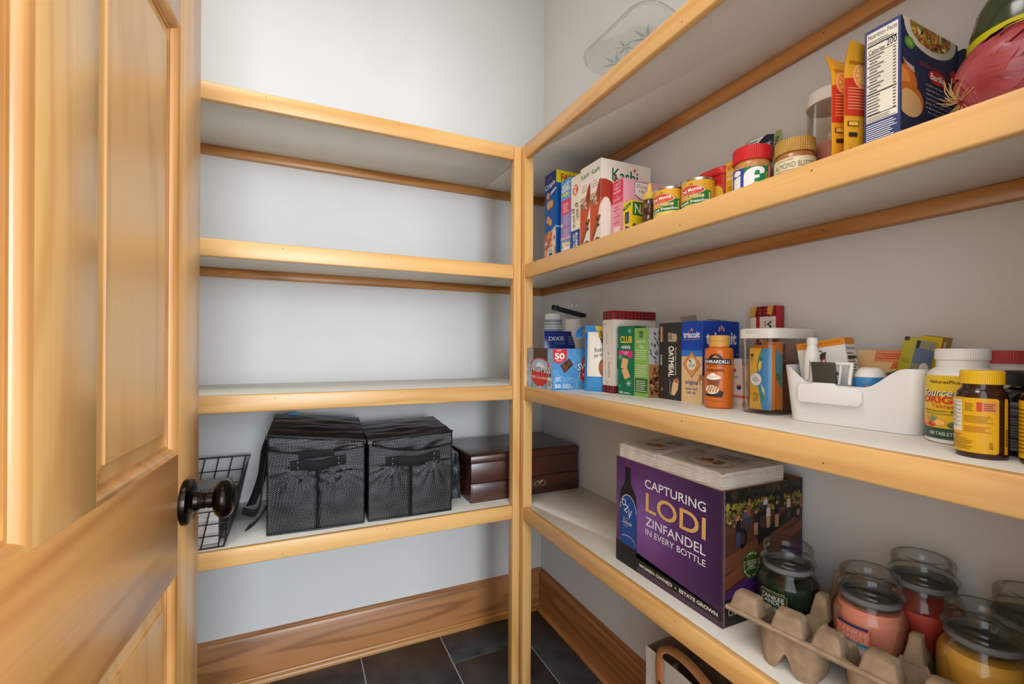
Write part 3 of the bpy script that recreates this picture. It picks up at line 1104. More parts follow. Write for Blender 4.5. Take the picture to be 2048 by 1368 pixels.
t = thing('clear_canister', 'round clear canister with white lid behind the yellow pouches', 'canister', (-.070, -1.1575, S2))
PLAST = clear('clear_plastic', 'fdfcfa', .03, .06)
MB().lathe([(0, 0), (.035, 0), (.0375, .003), (.0385, .02), (.0385, .170), (.0368, .170), (.0368, .02), (.035, .004), (0, .004)], 40).obj('body', PLAST, t, smooth=True)
MB().lathe([(.0362, .164), (.0400, .165), (.0406, .168), (.0406, .181), (.039, .186), (.034, .188), (0, .1885)], 40).obj('lid', ink('e2ddd6', .4), t, smooth=True)
MB().lathe([(0, .0045), (.0345, .0045), (.0364, .02), (.0364, .092), (.035, .096), (0, .097)], 36).obj('filling', [noisy('pink_mix', 'b86a5c', 'c98474', 40, .8, .1)], t, smooth=True)


def rice_pouch(loc, label, w, h, curl, seed, slice_u):
    t = thing('rice_pouch', label, 'pouch', loc, (0, 0, R_(-4)), 'yellow rice pouches')
    po, fm = pouch(t, w, h, .020, ink('e3a02a', .35), seed=seed, curl=curl)
    a = Art(w, h)
    a.lines(.04, .84, .45, .87, 2, 'b06a1c', 3, .5)
    a.P([(.0, .42), (1, .42), (1, .72), (.5, .75), (0, .72)], 'c8321f', 1)
    a.E(slice_u, .745, .105, .105 * w / h * 1.25, 'f0b070', 2, 22)
    a.E(slice_u, .745, .085, .085 * w / h * 1.25, 'ee8f3c', 3, 22)
    for i in range(8):
        q = 2 * PI * i / 8
        a.P([(slice_u, .745), (slice_u + .075 * math.cos(q - .28), .745 + .075 * w / h * 1.25 * math.sin(q - .28)), (slice_u + .075 * math.cos(q + .28), .745 + .075 * w / h * 1.25 * math.sin(q + .28))], 'f7b96a', 4)
    a.lines(.03, .47, .30, .66, 8, 'e58a5c', 3, .4)
    a.RR(.03, .335, .15, .375, .001, '3a2a18', 2)
    a.RR(.04, .34, .14, .37, .001, 'e8b24a', 3)
    a.T('MICROWAVE', .36, .365, .32, .022, '3a2a18', 3)
    a.lines(.2, .30, .5, .345, 2, 'a06a20', 3)
    a.RR(.04, .25, .13, .285, .001, '3a2a18', 2)
    a.T('STOVETOP', .35, .28, .3, .022, '3a2a18', 3)
    a.lines(.2, .215, .5, .26, 2, 'a06a20', 3)
    a.R(.02, .05, .5, .145, 'e6e0dc', 2)
    a.T('BEST BEFORE', .25, .15, .4, .02, '3a2a18', 3)
    a.finish('front_print', t, fm, .006, shift=(.012,))
    return t


rice_pouch((-.209, -1.235, S2), 'yellow rice pouch with an orange slice, the one nearer the clear canister', .135, .176, .012, 1, .14)
rice_pouch((-.217, -1.2560, S2), 'yellow rice pouch with a curled top, squeezed against the dark blue pasta box', .135, .172, -.008, 5, .19)


def a_bar_l(a):
    a.R(0, 0, 1, 1, '3b4577', 1)
    a.R(.06, .295, .93, .975, 'e6e0cf', 2)
    a.T('Nutrition Facts', .5, .945, .8, .035, '23242a', 3)
    a.lines(.1, .885, .85, .915, 2, '6a6862', 4, .4)
    a.R(.08, .868, .9, .878, '23242a', 3)
    a.T('Calories', .34, .83, .46, .035, '23242a', 3, 0, .01)
    a.T('200', .76, .845, .28, .05, '23242a', 3, 0, .01)
    a.R(.08, .805, .9, .809, '23242a', 3)
    for i in range(12):
        v = .785 - i * .0235
        a.R(.08 + .06 * (i % 3 > 0), v, .55 - .09 * (i % 3), v + .009, '5a5852', 3)
        a.R(.80, v, .88, v + .009, '5a5852', 3)
        a.R(.08, v - .008, .9, v - .0065, '8a887e', 3)
    a.R(.08, .505, .9, .514, '23242a', 3)
    for i in range(7):
        v = .485 - i * .0225
        a.R(.08, v, .45 - .05 * (i % 2), v + .009, '5a5852', 3)
        a.R(.80, v, .88, v + .009, '5a5852', 3)
    a.R(.08, .345, .9, .35, '23242a', 3)
    a.lines(.08, .30, .9, .34, 3, '8a887e', 3)
    a.lines(.06, .05, .94, .285, 15, 'cdd0da', 3, .5, .25, 5)


def a_bar_f(a):
    a.R(0, 0, 1, 1, '24294f', 1)
    pts = [(.02, 1), (.02, .98)]
    for i in range(17):
        q = PI + PI * i / 16
        pts.append((.50 + .46 * math.cos(q), .97 + .170 * math.sin(q)))
    pts += [(.96, 1)]
    a.P(pts, 'ded2be', 2)
    pts = [(.13, .995)]
    for i in range(17):
        q = PI + PI * i / 16
        pts.append((.50 + .36 * math.cos(q), .97 + .122 * math.sin(q)))
    pts += [(.86, .995)]
    a.P(pts, '9a7a34', 3)
    r = random.Random(2)
    for i in range(90):
        q = PI + PI * r.random()
        k = math.sqrt(r.random()) * .95
        cu, cv = .5 + .34 * k * math.cos(q), .965 + .108 * k * math.sin(q)
        an = r.random() * PI
        L_, w_ = .035, .013
        ca, sa = math.cos(an), math.sin(an)
        a.P([(cu + (x * ca - y * sa), cv + (x * sa + y * ca) * .8) for x, y in ((-L_, -w_), (L_, -w_), (L_, w_), (-L_, w_))], r.choice(['e2b23c', 'd9c04a', 'b8442c', '7a8a2c', 'efe0b0', '3a2c1a', 'd98a3a', 'c05a34']), 4)
    a.E(.13, 0.826, .085, .045, '5d8a34', 2, 12, .4)
    a.E(.13, 0.826, .05, .026, '84ad4c', 3, 12, .4)
    a.T('BUON APPETITO', .56, .715, .52, .03, 'a02c3c', 3)
    a.E(.62, 0.656, .165, .053, 'c8281e', 2, 28)
    a.T('Barilla', .62, 0.656, .26, .05, 'f4efe6', 3, 0, .02)
    for i in range(7):
        a.T(['Crafted with over 140 years of', 'expertise and a custom blend', 'highest quality wheat, Barilla', 'committed to bringing great', 'pasta. The result? Perfectly', 'al dente pasta every time.', 'For recipe inspiration visit'][i], .67, .575 - i * .034, .52 if i < 6 else .44, .021, 'c9c6cc', 3)
    a.E(.92, 0.723, .07, .055, 'c8371f', 2)
    a.P([(.02, .70), (.12, .67), (.2, .63), (.06, .62)], 'a87a6a', 2)
    a.P([(.05, .68), (.2, .66), (.22, .62), (.1, .64)], 'd0b0a0', 3)
    a.E(.07, 0.536, .19, .115, 'd86f2c', 2, 24)
    a.E(.04, 0.545, .10, .075, 'ea8f45', 3, 24)
    a.E(.13, 0.408, .24, .125, 'd06a2a', 3, 24)
    a.E(.13, 0.383, .205, .10, 'e3b27c', 4, 24)


carton('pasta_box', 'dark blue pasta box with nutrition panel and a bowl of fusilli', (-.205, -1.3165, S2), .145, .041, .177, '2a3058', a_bar_l, a_bar_f)
carton('pasta_box', 'dark navy box mostly hidden between the pasta box and green bottle', (-.056, -1.322, S2), .048, .040, .172, '14182c', None, lambda a: (a.R(0, 0, 1, 1, '151a30'), a.E(.95, .98, .5, .35, 'b8b29c', 2), a.R(0, 0, .06, 1, '3a4252', 1)))
GREENB = noisy('dark_green_plastic', '2c3a1e', '3c4c2a', 4, 0.16, 0.0, 0.001, 0.6)
t = thing('green_bottle', 'rounded dark green bottle with a yellow label behind the red onion', 'bottle', (-.098, -1.3990, S2))
MB().lathe([(0, 0), (.049, 0), (.054, .006), (.0545, .12), (.053, .145), (.047, .17), (.036, .190), (.022, .203), (.014, .210), (.013, .235), (0, .235)], 48).obj('bottle', GREENB, t, smooth=True)
MB().lathe([(.0145, .230), (.0155, .231), (.0155, .252), (.014, .2535), (0, .2535)], 28).obj('cap', ink('d8c81c', .35), t, smooth=True)
a = Art(.30, .088)
a.R(0, 0, 1, 1, 'cfc81c', 1)
a.T('squeeze', .55, .8, .12, .14, '4a5a18', 3, 0, 0, .3)
a.T('100% pure', .75, .55, .12, .14, '4a5a18', 3)
wrap(t, 'paper_label', .0548, .046, a, R_(215))

# red onion lying on its side: root end towards the post
t = thing('red_onion', 'red onion with papery skin and a root tuft at the shelf edge', 'onion', (-.199, -1.4235, S2 + .0495), (0, R_(-24), R_(-57)))
SKIN = noisy('onion_skin', '7c1820', 'a43038', 9, 0.22, 0.25, 0.003, 0.6, 6, (0.35, 3, 3))
SKIN2 = noisy('onion_dry_skin', '8a2c32', 'b35358', 12, 0.3, 0.3, 0.002, 0.5, 6, (0.4, 3, 3))
rows = []
nr, ns = 26, 48
for j in range(nr + 1):
    q = PI * j / nr
    zx = -math.cos(q)
    rad = .0475 * max(0.004, math.sin(q)) ** 0.82
    if zx > .8:
        rad = max(rad * .85, .006 * (1 if j < nr else 0))
    rows.append([Vector((zx * .054 + (.012 if zx > .9 else 0) * (zx - .9) * 10, (rad + bump_noise((j * .3, k * .25, 1), 1.2, .0012)) * math.cos(2 * PI * k / ns), (rad + .0006 * math.sin(k * 2.4)) * math.sin(2 * PI * k / ns))) for k in range(ns)])
MB().loft(rows).obj('bulb', SKIN, t, smooth=True)
for q0, q1, x0, x1, sd in ((1.6, 3.1, -.050, -.012, 1), (2.2, 3.9, -.052, .006, 2), (0.9, 2.0, -.051, .020, 3), (3.3, 4.6, -.050, -.02, 4)):
    m = MB()
    rr = random.Random(sd)
    vs = []
    nu, nv = 16, 10
    for j in range(nv + 1):
        for i in range(nu + 1):
            x = x0 + (x1 - x0) * j / nv * (0.8 + 0.2 * math.sin(i * 1.7 + sd))
            x = max(-.0525, x)
            rad = .0475 * max(0.02, math.sqrt(max(0, 1 - (x / .054) ** 2))) ** 0.82
            q = q0 + (q1 - q0) * i / nu + .08 * math.sin(j + sd)
            lift = .0008 + .0022 * (j / nv) ** 2 * (0.5 + rr.random() * .5) + (.003 if j == 0 else 0)
            vs.append((x, (rad + lift) * math.cos(q), (rad + lift) * math.sin(q)))
    m.add(vs, [(j * (nu + 1) + i, j * (nu + 1) + i + 1, (j + 1) * (nu + 1) + i + 1, (j + 1) * (nu + 1) + i) for j in range(nv) for i in range(nu)])
    m.obj('dry_skin', SKIN2, t, smooth=True)
m = MB()
rr = random.Random(11)
for i in range(26):
    q = rr.random() * 2 * PI
    s_ = rr.uniform(.006, .016)
    p0 = Vector((-.053, .004 * math.cos(q), .004 * math.sin(q)))
    d1 = Vector((-rr.uniform(.002, .008), s_ * math.cos(q), s_ * math.sin(q)))
    d2 = Vector((rr.uniform(0, .012), s_ * math.cos(q) * 2.0, s_ * math.sin(q) * 2.0))
    m.tube([p0, p0 + d1 * .7, p0 + d1 + d2 * .35, p0 + d1 + d2 * .8], [.0006, .0005, .0005, .0003], 5)
m.obj('root_tuft', ink('c39a62', .8), t, smooth=True)

# ------------------------------------------------------------------ crystal platter on the top shelf
CRYS = half_glass('cut_crystal', 'fbfcfc', 0.02, .5)
t = thing('crystal_platter', 'square cut crystal platter with star pattern high on the top shelf', 'platter', (-.125, -.735, S1), (0, R_(11), R_(2)))
pw, pd = .262, .262
out = rrect(pw, pd, .055, 8)


def ring_at(k, z):
    return [(x * k, y * k, z) for x, y in out]


MB().loft([ring_at(.55, .104), ring_at(.80, .106), ring_at(.94, .113), ring_at(1.0, .117), ring_at(1.0, .123), ring_at(.93, .119), ring_at(.79, .1105), ring_at(.55, .1085)]).obj('dish', CRYS, t, smooth=True)
MB().lathe([(0, .030), (.05, .028), (.052, .031), (.02, .045), (.014, .07), (.02, .095), (.04, .1045), (0, .1045)], 32).obj('pedestal_foot', CRYS, t, smooth=True)
rim = MB()
pts = [(x * 1.0, y * 1.0, .1195) for x, y in out]
pts.append(pts[0])
rim.tube(pts, .0038, 8)
rim.obj('cut_rim', CRYS, t, smooth=True)
CUT = half_glass('cut_facets', 'eef0f0', 0.12, .7)
cut = MB()


def leaf(cx, cy, ang, L_, w_, z):
    ca, sa = math.cos(ang), math.sin(ang)
    pts = [(0, 0, 0), (L_ * .35, w_, .0), (L_, 0, 0), (L_ * .35, -w_, 0), (L_ * .4, 0, -.0022)]
    q = [(cx + x * ca - y * sa, cy + x * sa + y * ca, z + dz) for x, y, dz in pts]
    q.append((cx + L_ * .4 * ca, cy + L_ * .4 * sa, z + .0006))
    cut.add(q, [(0, 1, 4), (1, 2, 4), (2, 3, 4), (3, 0, 4), (1, 0, 5), (2, 1, 5), (3, 2, 5), (0, 3, 5)])


for cx, cy, n, L_ in ((-.055, -.055, 7, .045), (.055, -.055, 7, .045), (-.055, .055, 7, .045), (.055, .055, 7, .045), (0, 0, 8, .032), (-.075, 0, 6, .03), (0, -.075, 6, .03), (0, .075, 6, .03), (.075, 0, 6, .03)):
    for i in range(n):
        leaf(cx, cy, 2 * PI * i / n + cx * 9, L_, L_ * .11, .1035)
cut.obj('cut_star', CUT, t)

# ------------------------------------------------------------------ middle side shelf
def a_swiss_l(a):
    a.R(0, 0, 1, 1, '8fb0cc', 1)
    a.R(.0, .62, .52, 1, '9a9aa0', 2)
    a.R(.42, .62, .86, 1, '4a2c20', 2)
    a.blobs(.05, .02, .95, .5, ['a9c3d8', '7d9fc0', 'bed0de'], 30, .012, 2, 2)
    a.E(.62, .55, .30, .22, 'cf4a44', 3, 24)
    a.E(.62, .56, .25, .18, '9fb9d2', 4, 24)
    a.P([(.45, .52), (.55, .62), (.62, .66), (.72, .62), (.82, .52)], 'e8eef4', 5)
    a.P([(.40, .16), (.55, .06), (.72, .07), (.86, .18), (.90, .44), (.36, .44)], 'cc2f2c', 5)
    a.T('SWISS MISS', .62, .48, .66, .16, '2a2420', 6, -2, .05)
    a.T('SWISS MISS', .615, .485, .66, .15, 'f3efe8', 7, -2, .012)
    a.T('Milk Chocolate', .62, .28, .44, .07, 'f3efe8', 6)
    a.RR(.86, .06, .985, .29, .001, 'e9e4dc', 6)
    for i in range(9):
        a.R(.875 + i * .011, .08, .875 + i * .011 + (.004 if i % 3 else .007), .24, '3a3a3a', 7)
    a.P([(.9, .32), (.97, .33), (.935, .44)], '5a3220', 6)


def a_swiss_f(a):
    a.R(0, 0, 1, 1, '4f8fc4', 1)
    r = random.Random(6)
    for i in range(24):
        cu, cv, q = r.random(), r.random(), r.uniform(.05, .12)
        for k in range(2):
            q2 = q * (1 - .45 * k)
            a.E(cu, cv, q2, q2 * a.W / a.H, '6ba5d2', 2 if k == 0 else 2, 18)
            a.E(cu, cv, q2 * .8, q2 * .8 * a.W / a.H, '4f8fc4', 2, 18)
    a.P([(0, .99), (0, .80), (.03, .68), (.12, .64), (.25, .70), (.285, .82), (.28, .99)], 'cf2a30', 3)
    a.T('50', .135, .82, .20, .15, 'f5f1ea', 4, 0, .03)
    a.T('PACKETS', .135, .71, .13, .035, 'f5f1ea', 4)
    a.T('NEW!', .13, .955, .1, .035, 'f5f1ea', 4)
    a.P([(.15, .60), (.333, .76), (.42, .61), (.24, .41)], '3f2216', 3)
    a.P([(.165, .60), (.235, .66), (.32, .525), (.245, .455)], '6a4030', 4)
    a.P([(.255, .675), (.325, .735), (.40, .61), (.335, .545)], '5e3828', 4)
    a.E(.80, .55, .22, .36, 'cf3a38', 3, 28)
    a.E(.82, .60, .17, .26, '8a4a34', 4, 28)
    a.P([(.56, .30), (.62, .20), (.9, .16), (1, .18), (1, .50), (.58, .48)], 'cc2f2c', 5)
    a.T('SWISS MISS', .86, .55, .68, .17, '2a2420', 6, 0, .05)
    a.T('SWISS MISS', .855, .555, .68, .16, 'f3efe8', 7, 0, .012)
    a.T('Milk Choc', .80, .36, .36, .08, 'f3efe8', 6)
    a.T('50', .10, .10, .12, .085, 'f2f4f6', 3, 0, .02)
    a.lines(.20, .05, .42, .15, 3, 'd5e2ee', 3)
    a.lines(.05, .22, .18, .33, 4, 'c8daea', 3)


carton('cocoa_box', 'blue hot cocoa packet box at the post end of the middle shelf', (-.268, -.5475, S3), .158, .195, .115, '5a95c8', a_swiss_l, a_swiss_f, top=lambda a: a.R(0, 0, 1, 1, '6a5048'))

# paper cups, nested upside down in two tall stacks, under a clipped clear sleeve
def cup_mesh(rim, base, h, bands, kind):
    m = MB()
    m.lathe([(0, h - .004), (base - .003, h - .004), (base - .0025, h), (base, h - .0005), (rim, .003), (rim + .0016, .002), (rim + .0018, 0), (rim, -.0004), (rim - .0010, .001), (base - .0012, h - .0052), (0, h - .0052)], 36)
    return m


CUPW = ink('e4e2de', .55)
c0 = thing('paper_cup', 'grey and white patterned paper cup, top one of the rear stack', 'cup', (-.098, -.256, S3 + .0690), 0, 'stack of grey patterned cups')
cup_mesh(.0350, .0285, .165, 0, 0).obj('cup', CUPW, c0, smooth=True)
a = Art(2 * PI * .031 * .9, .155)
a.R(0, .06, 1, .80, '98a0a8', 1)
a.R(0, .84, 1, .91, '8e979f', 1)
for v in (.10, .16, .70, .75):
    a.R(0, v, 1, v + .025, 'dfe0e0', 2)
r = random.Random(3)
for i in range(40):
    cu, cv = r.random(), r.uniform(.22, .66)
    an = r.uniform(.9, 1.5)
    L_ = .07
    a.P([(cu, cv), (cu + L_ * math.cos(an) * .3 + .006, cv + L_ * math.sin(an)), (cu + L_ * math.cos(an) * .3 + .012, cv + L_ * math.sin(an) * 1.1), (cu + .008, cv - .01)], 'c3c8cc', 2)
a.finish('band_print', c0, lambda u, v, e: ((.0350 - .0065 * (v + .004) / .165 + e + .0003) * math.cos(R_(225) + (u - a.W / 2) / .031), (.0350 - .0065 * (v + .004) / .165 + e + .0003) * math.sin(R_(225) + (u - a.W / 2) / .031), v + .004), cut=.004)
for k in range(5):
    copy_tree(c0, (-.098, -.256, S3 + .0552 - .0138 * k + .0004), .35 * k, 'grey patterned paper cup nested under the top one, ' + ('second', 'third', 'fourth', 'fifth', 'lowest')[k] + ' in its stack', 'stack of grey patterned cups')
c1 = thing('paper_cup', 'plain white paper cup, top one of the stack in the clipped clear sleeve', 'cup', (-.058, -.322, S3 + .0610), 0, 'stack of white cups')
cup_mesh(.0322, .0275, .152, 0, 0).obj('cup', CUPW, c1, smooth=True)
for k in range(5):
    copy_tree(c1, (-.058, -.322, S3 + .0488 - .0122 * k + .0004), .3 * k, 'plain white paper cup nested under the top one, ' + ('second', 'third', 'fourth', 'fifth', 'lowest')[k] + ' in its stack', 'stack of white cups')
t = thing('plastic_sleeve', 'clear crinkled plastic sleeve gathered above the white cups', 'bag', (-.062, -.318, S3 + .214), 0)
m = MB()
rings = []
for z, w_, d_ in ((.0, .030, .024), (.008, .029, .016), (.019, .030, .0035), (.026, .031, .003), (.034, .026, .006), (.046, .024, .009), (.058, .020, .007), (.066, .012, .003)):
    ring = []
    for i in range(26):
        q = 2 * PI * i / 26
        k = 1 + .22 * math.sin(i * 2.4 + z * 300)
        ring.append((w_ * math.cos(q) * (1 + .08 * math.sin(i * 3.1 + z * 90)) + .010 * (z > .03), d_ * k * math.sin(q), z + .006 * math.sin(i * 1.9) * (z > .03)))
    rings.append(ring)
m.loft(rings, caps=False)
m.obj('film', FILM, t, smooth=False)
t = thing('bag_clip', 'dark navy bag clip pinched across the clear cup sleeve', 'clip', (-.069, -.3185, S3 + .2376), (0, R_(10.5), R_(2)))
NAVY = ink('17222e', .4)
MB().box(-.060, .060, -.0105, -.0058, -.0065, .0065).obj('front_jaw', NAVY, t, bevel=.0015)
MB().box(-.060, .060, .0058, .0105, -.0065, .0065).obj('rear_jaw', NAVY, t, bevel=.0015)
MB().lathe([(0, -.008), (.0125, -.008), (.0125, .008), (0, .008)], 16, M=Matrix.Translation((-.060, 0, 0))).obj('hinge', NAVY, t, smooth=True)

# dark blue cup sleeve bag between the cocoa box and the cups
t = thing('cup_bag', 'crumpled dark blue printed cup bag behind the cocoa box', 'bag', (-.170, -.318, S3), (0, 0, R_(-2)))
t.location = (-.1755, -.3405, S3)
t.rotation_euler = (R_(-3), 0, R_(-6))
BLUEF = ink('1c2d80', .25, .5)
po, fm = pouch(t, .128, .172, .016, BLUEF, seed=9)
a = Art(.128, .172)
a.T('DIXIE', .32, .855, .42, .075, 'e6e8f0', 3, 2)
a.T('TO GO', .40, .765, .28, .05, '3fae7c', 3, 2)
a.R(.60, .7, .612, 1, '10194f', 2)
a.lines(.64, .74, .97, .92, 5, '8f9acb', 3, .3)
a.finish('front_print', t, fm, .006, shift=(.012,))

# pecan bag leaning in the gap
t = thing('nut_bag', 'white and blue nut bag with a curled top left of the tartan tin', 'bag', (-.190, -.586, S3), (R_(-4), 0, R_(-43)))
t['label'] = 'white and blue nut bag with curled top beside the tall tartan box'
po, fm = pouch(t, .056, .180, .024, ink('e6dfd2', .35), seed=4, curl=0.006)
a = Art(.056, .180)
a.R(0, 0, .14, 1, '2d83c2', 1)
a.R(0, .0, 1, .22, '2d83c2', 1)
for i in range(12):
    a.R(.16 + i * .07, .02, .19 + i * .07, .20, '5aa3d6', 2)
a.R(0, .90, 1, 1, '2d83c2', 1)
a.P([(.45, .99), (1, .99), (1, .62)], 'd9b52c', 2)
a.T('PASTRY', .95, .84, .5, .10, '23201c', 3, -12, .03)
a.P([(.72, .80), (1, .80), (1, .60)], '4a4238', 3)
a.T('Roast', .72, .63, .5, .07, '4a4238', 3, 12, 0, .3)
a.T('your way', .70, .53, .5, .06, '4a4238', 3, 12, 0, .3)
a.E(.98, .36, .28, .14, '9c4a32', 2, 22)
a.E(1.0, .37, .2, .10, 'b9684a', 3, 22)
a.finish('front_print', t, fm, .006, shift=(.012,))
m = MB()
m.ribbon([(-.004, -.006, .176), (-.012, -.010, .170), (-.017, -.013, .158), (-.014, -.015, .148), (-.006, -.013, .146), (.004, -.012, .154)], (0.3, 1, 0.2), .03, .0012)
m.obj('curled_flap', ink('2d83c2', .35), t, smooth=True)


def tartan(a, v0, v1, zig=None):
    a.R(0, v0, 1, v1, 'b3202a', 1)
    n = max(3, int(a.W / .012))
    for i in range(n + 1):
        u = i / n
        a.R(max(0, u - .10 / n * 1.6), v0, min(1, u + .10 / n * 1.6), v1, '5a1a20', 2)
        a.R(max(0, u - .03 / n), v0, min(1, u + .03 / n), v1, '1c1418', 3)
    for k in range(3):
        v = v0 + (v1 - v0) * (k + .5) / 3
        a.R(0, v - .006, 1, v + .006, '5a1a20', 3)
        a.R(0, v - .0015, 1, v + .0015, '1c1418', 4)
    if zig:
        n = max(4, int(a.W / .0055))
        for i in range(n):
            a.P([(i / n, zig), ((i + 1) / n, zig), ((i + .5) / n, zig + (.012 if zig < .5 else -.012))], '241418', 4)


def a_wk_l(a):
    a.R(0, 0, 1, 1, 'e2dacd', 1)
    tartan(a, .90, 1, .90)
    tartan(a, 0, .085, .085)
    for u, v in ((.2, .84), (.55, .48), (.42, .13)):
        for k in range(3):
            q = PI * k / 3
            a.P([(u - .16 * math.cos(q) - .01, v - .022 * math.sin(q) - .002), (u - .16 * math.cos(q) + .01, v - .022 * math.sin(q) + .002), (u + .16 * math.cos(q) + .01, v + .022 * math.sin(q) + .002), (u + .16 * math.cos(q) - .01, v + .022 * math.sin(q) - .002)], '8a7a5c', 2)
    a.T("WALKER'S", .60, .29, .20 * a.H / a.W, .16 * a.W / a.H, '8c7440', 3, -90)
    a.lines(.3, .60, .45, .74, 8, 'b5aa98', 3)
    a.lines(.25, .20, .33, .40, 10, 'b5aa98', 3)


def a_wk_f(a):
    a.R(0, 0, 1, 1, 'e2dacd', 1)
    tartan(a, .90, 1, .90)
    tartan(a, 0, .085, .085)
    for u, v in ((.10, .76), (.55, .80), (.85, .78)):
        for k in range(3):
            q = PI * k / 3
            a.P([(u - .06 * math.cos(q) - .006, v - .04 * math.sin(q)), (u - .06 * math.cos(q) + .006, v - .04 * math.sin(q)), (u + .06 * math.cos(q) + .006, v + .04 * math.sin(q)), (u + .06 * math.cos(q) - .006, v + .04 * math.sin(q))], '5a5a4c', 2)
    a.R(.08, .30, .12, .55, '2a2626', 2)


carton('shortbread_box', 'tall cream box with red tartan bands behind the green cracker box', (-.161, -.676, S3), .138, .046, .215, 'e2dacd', a_wk_l, a_wk_f)


def snow(a, u, v, q, c, l=3):
    for k in range(3):
        an = PI * k / 3 + .2
        dx, dy = q / a.W * math.cos(an), q / a.H * math.sin(an)
        nx, ny = -q * .09 / a.W * math.sin(an), q * .09 / a.H * math.cos(an)
        a.P([(u - dx - nx, v - dy - ny), (u + dx - nx, v + dy - ny), (u + dx + nx, v + dy + ny), (u - dx + nx, v - dy + ny)], c, l)
    a.E(u, v, q * .3 / a.W, q * .3 / a.H, c, l, 6)


def a_club_l(a):
    a.R(0, 0, 1, 1, '146b4c', 1)
    a.T('CLUB', .52, .80, .72, .10, '5a4a10', 3, 0, .04)
    a.T('CLUB', .51, .805, .72, .10, 'ecc94a', 4, 0, .02)
    a.T('minis', .5, .70, .54, .055, 'f2efe6', 3, 0, .01)
    a.P([(.06, .66), (.2, .645), (.9, .64), (.9, .55), (.75, .53), (.55, .575), (.2, .575), (.04, .60)], 'cc2f74', 3)
    a.T('Cinnamon', .46, .625, .4, .02, 'f6e2ec', 4)
    a.T('Sugar', .5, .595, .25, .02, 'f6e2ec', 4)
    for u, v, an in ((.42, .455, -12), (.50, .315, 24)):
        ca, sa = math.cos(R_(an)), math.sin(R_(an))
        pts = [(-.0095, -.0135), (.0095, -.0135), (.0095, .0135), (-.0095, .0135)]
        a.P([(u + (x * ca - y * sa) / a.W, v + (x * sa + y * ca) / a.H) for x, y in pts], 'b98250', 3)
        a.P([(u + (x * ca - y * sa) * .92 / a.W, v + (x * sa + y * ca) * .92 / a.H) for x, y in pts], 'ddb27c', 4)
        for i in range(4):
            for j in range(5):
                x, y = -.0066 + i * .0044, -.0105 + j * .00525
                a.E(u + (x * ca - y * sa) / a.W, v + (x * sa + y * ca) / a.H, .0008 / a.W, .0008 / a.H, '8c5a2c', 5, 6)
    snow(a, .72, .93, .007, '9cc6b4')
    snow(a, .12, .55, .008, '8abaa6')
    snow(a, .68, .17, .008, 'c6ded2')
    snow(a, .14, .13, .005, '5c9c80')
    a.T('NO', .22, .035, .22, .035, 'f2efe6', 3, 0, .02)
    a.lines(.38, .02, .8, .05, 2, 'd8e4dc', 3)


carton('cracker_box', 'dark green cracker box with snowflakes and yellow lettering', (-.147, -.739, S3), .05, .049, .173, '146b4c', a_club_l, None, rz=R_(14), top=lambda a: (a.R(0, 0, 1, 1, '123c2c'), a.R(.1, .3, 1, 1, 'b02a5a', 2)))


def a_rose_l(a):
    a.R(0, 0, 1, 1, '87b457', 1)
    a.RR(.34, .86, .62, .955, .001, '3d6a3a', 2)
    a.T('FARMS', .48, .905, .2, .025, 'a9cf84', 3)
    a.T('Rosemary', .5, .80, .62, .055, 'f0f3e6', 3, 2, 0, .3)
    a.T('Oats', .5, .73, .36, .045, 'f0f3e6', 3, 2, 0, .3)
    for i in range(5):
        a.R(.12 + .03 * (i % 2), .67 - i * .03, .90 - .05 * (i % 3), .678 - i * .03, 'dbe8c4', 3)
    for i in range(6):
        a.R(.12 + .03 * (i % 2), .45 - i * .03, .88 - .05 * (i % 3), .458 - i * .03, 'dbe8c4', 3)
    a.RR(.06, .06, .94, .27, .001, '3d6a34', 2)
    a.lines(.14, .08, .88, .25, 6, 'cfe0b8', 3, .35)


def a_rose_f(a):
    a.R(0, 0, 1, 1, 'b4b2b6', 1)
    r = random.Random(5)
    for i in range(26):
        u, v = r.uniform(0, .5), r.uniform(.5, .98)
        an = r.uniform(-1.2, -.5)
        L_ = r.uniform(.07, .12)
        dx, dy = L_ * math.cos(an) * 1.2, L_ * math.sin(an)
        a.P([(u, v), (u + dx * .5 + .02, v + dy * .5 + .006), (u + dx, v + dy), (u + dx * .5 - .02, v + dy * .5 - .006)], r.choice(['3a3c3a', '4a4c48', '2c2e2c']), 2)
    pts = [(0, 0), (1, 0), (1, .38)]
    for i in range(12):
        q = PI / 2 * i / 11
        pts.append((.75 * math.cos(q) * .9, .30 + .18 * math.sin(q)))
    pts += [(0, .48)]
    a.P(pts, 'a8744a', 2)
    a.blobs(.02, .02, .75, .42, ['c9966a', '8a5636', 'b5835a', '5a3426', '7a2c2c'], 70, .0045, 3, 7, 6)
    a.blobs(.02, .05, .6, .35, ['4a1f1c', '3a1a18'], 9, .0055, 4, 9, 7)


carton('granola_cookie_box', 'light green box with rosemary and a seeded cookie on its side', (-.148, -.792, S3), .095, .051, .167, '9c9a9c', a_rose_l, a_rose_f, top=lambda a: a.R(0, 0, 1, 1, 'a9295c'))


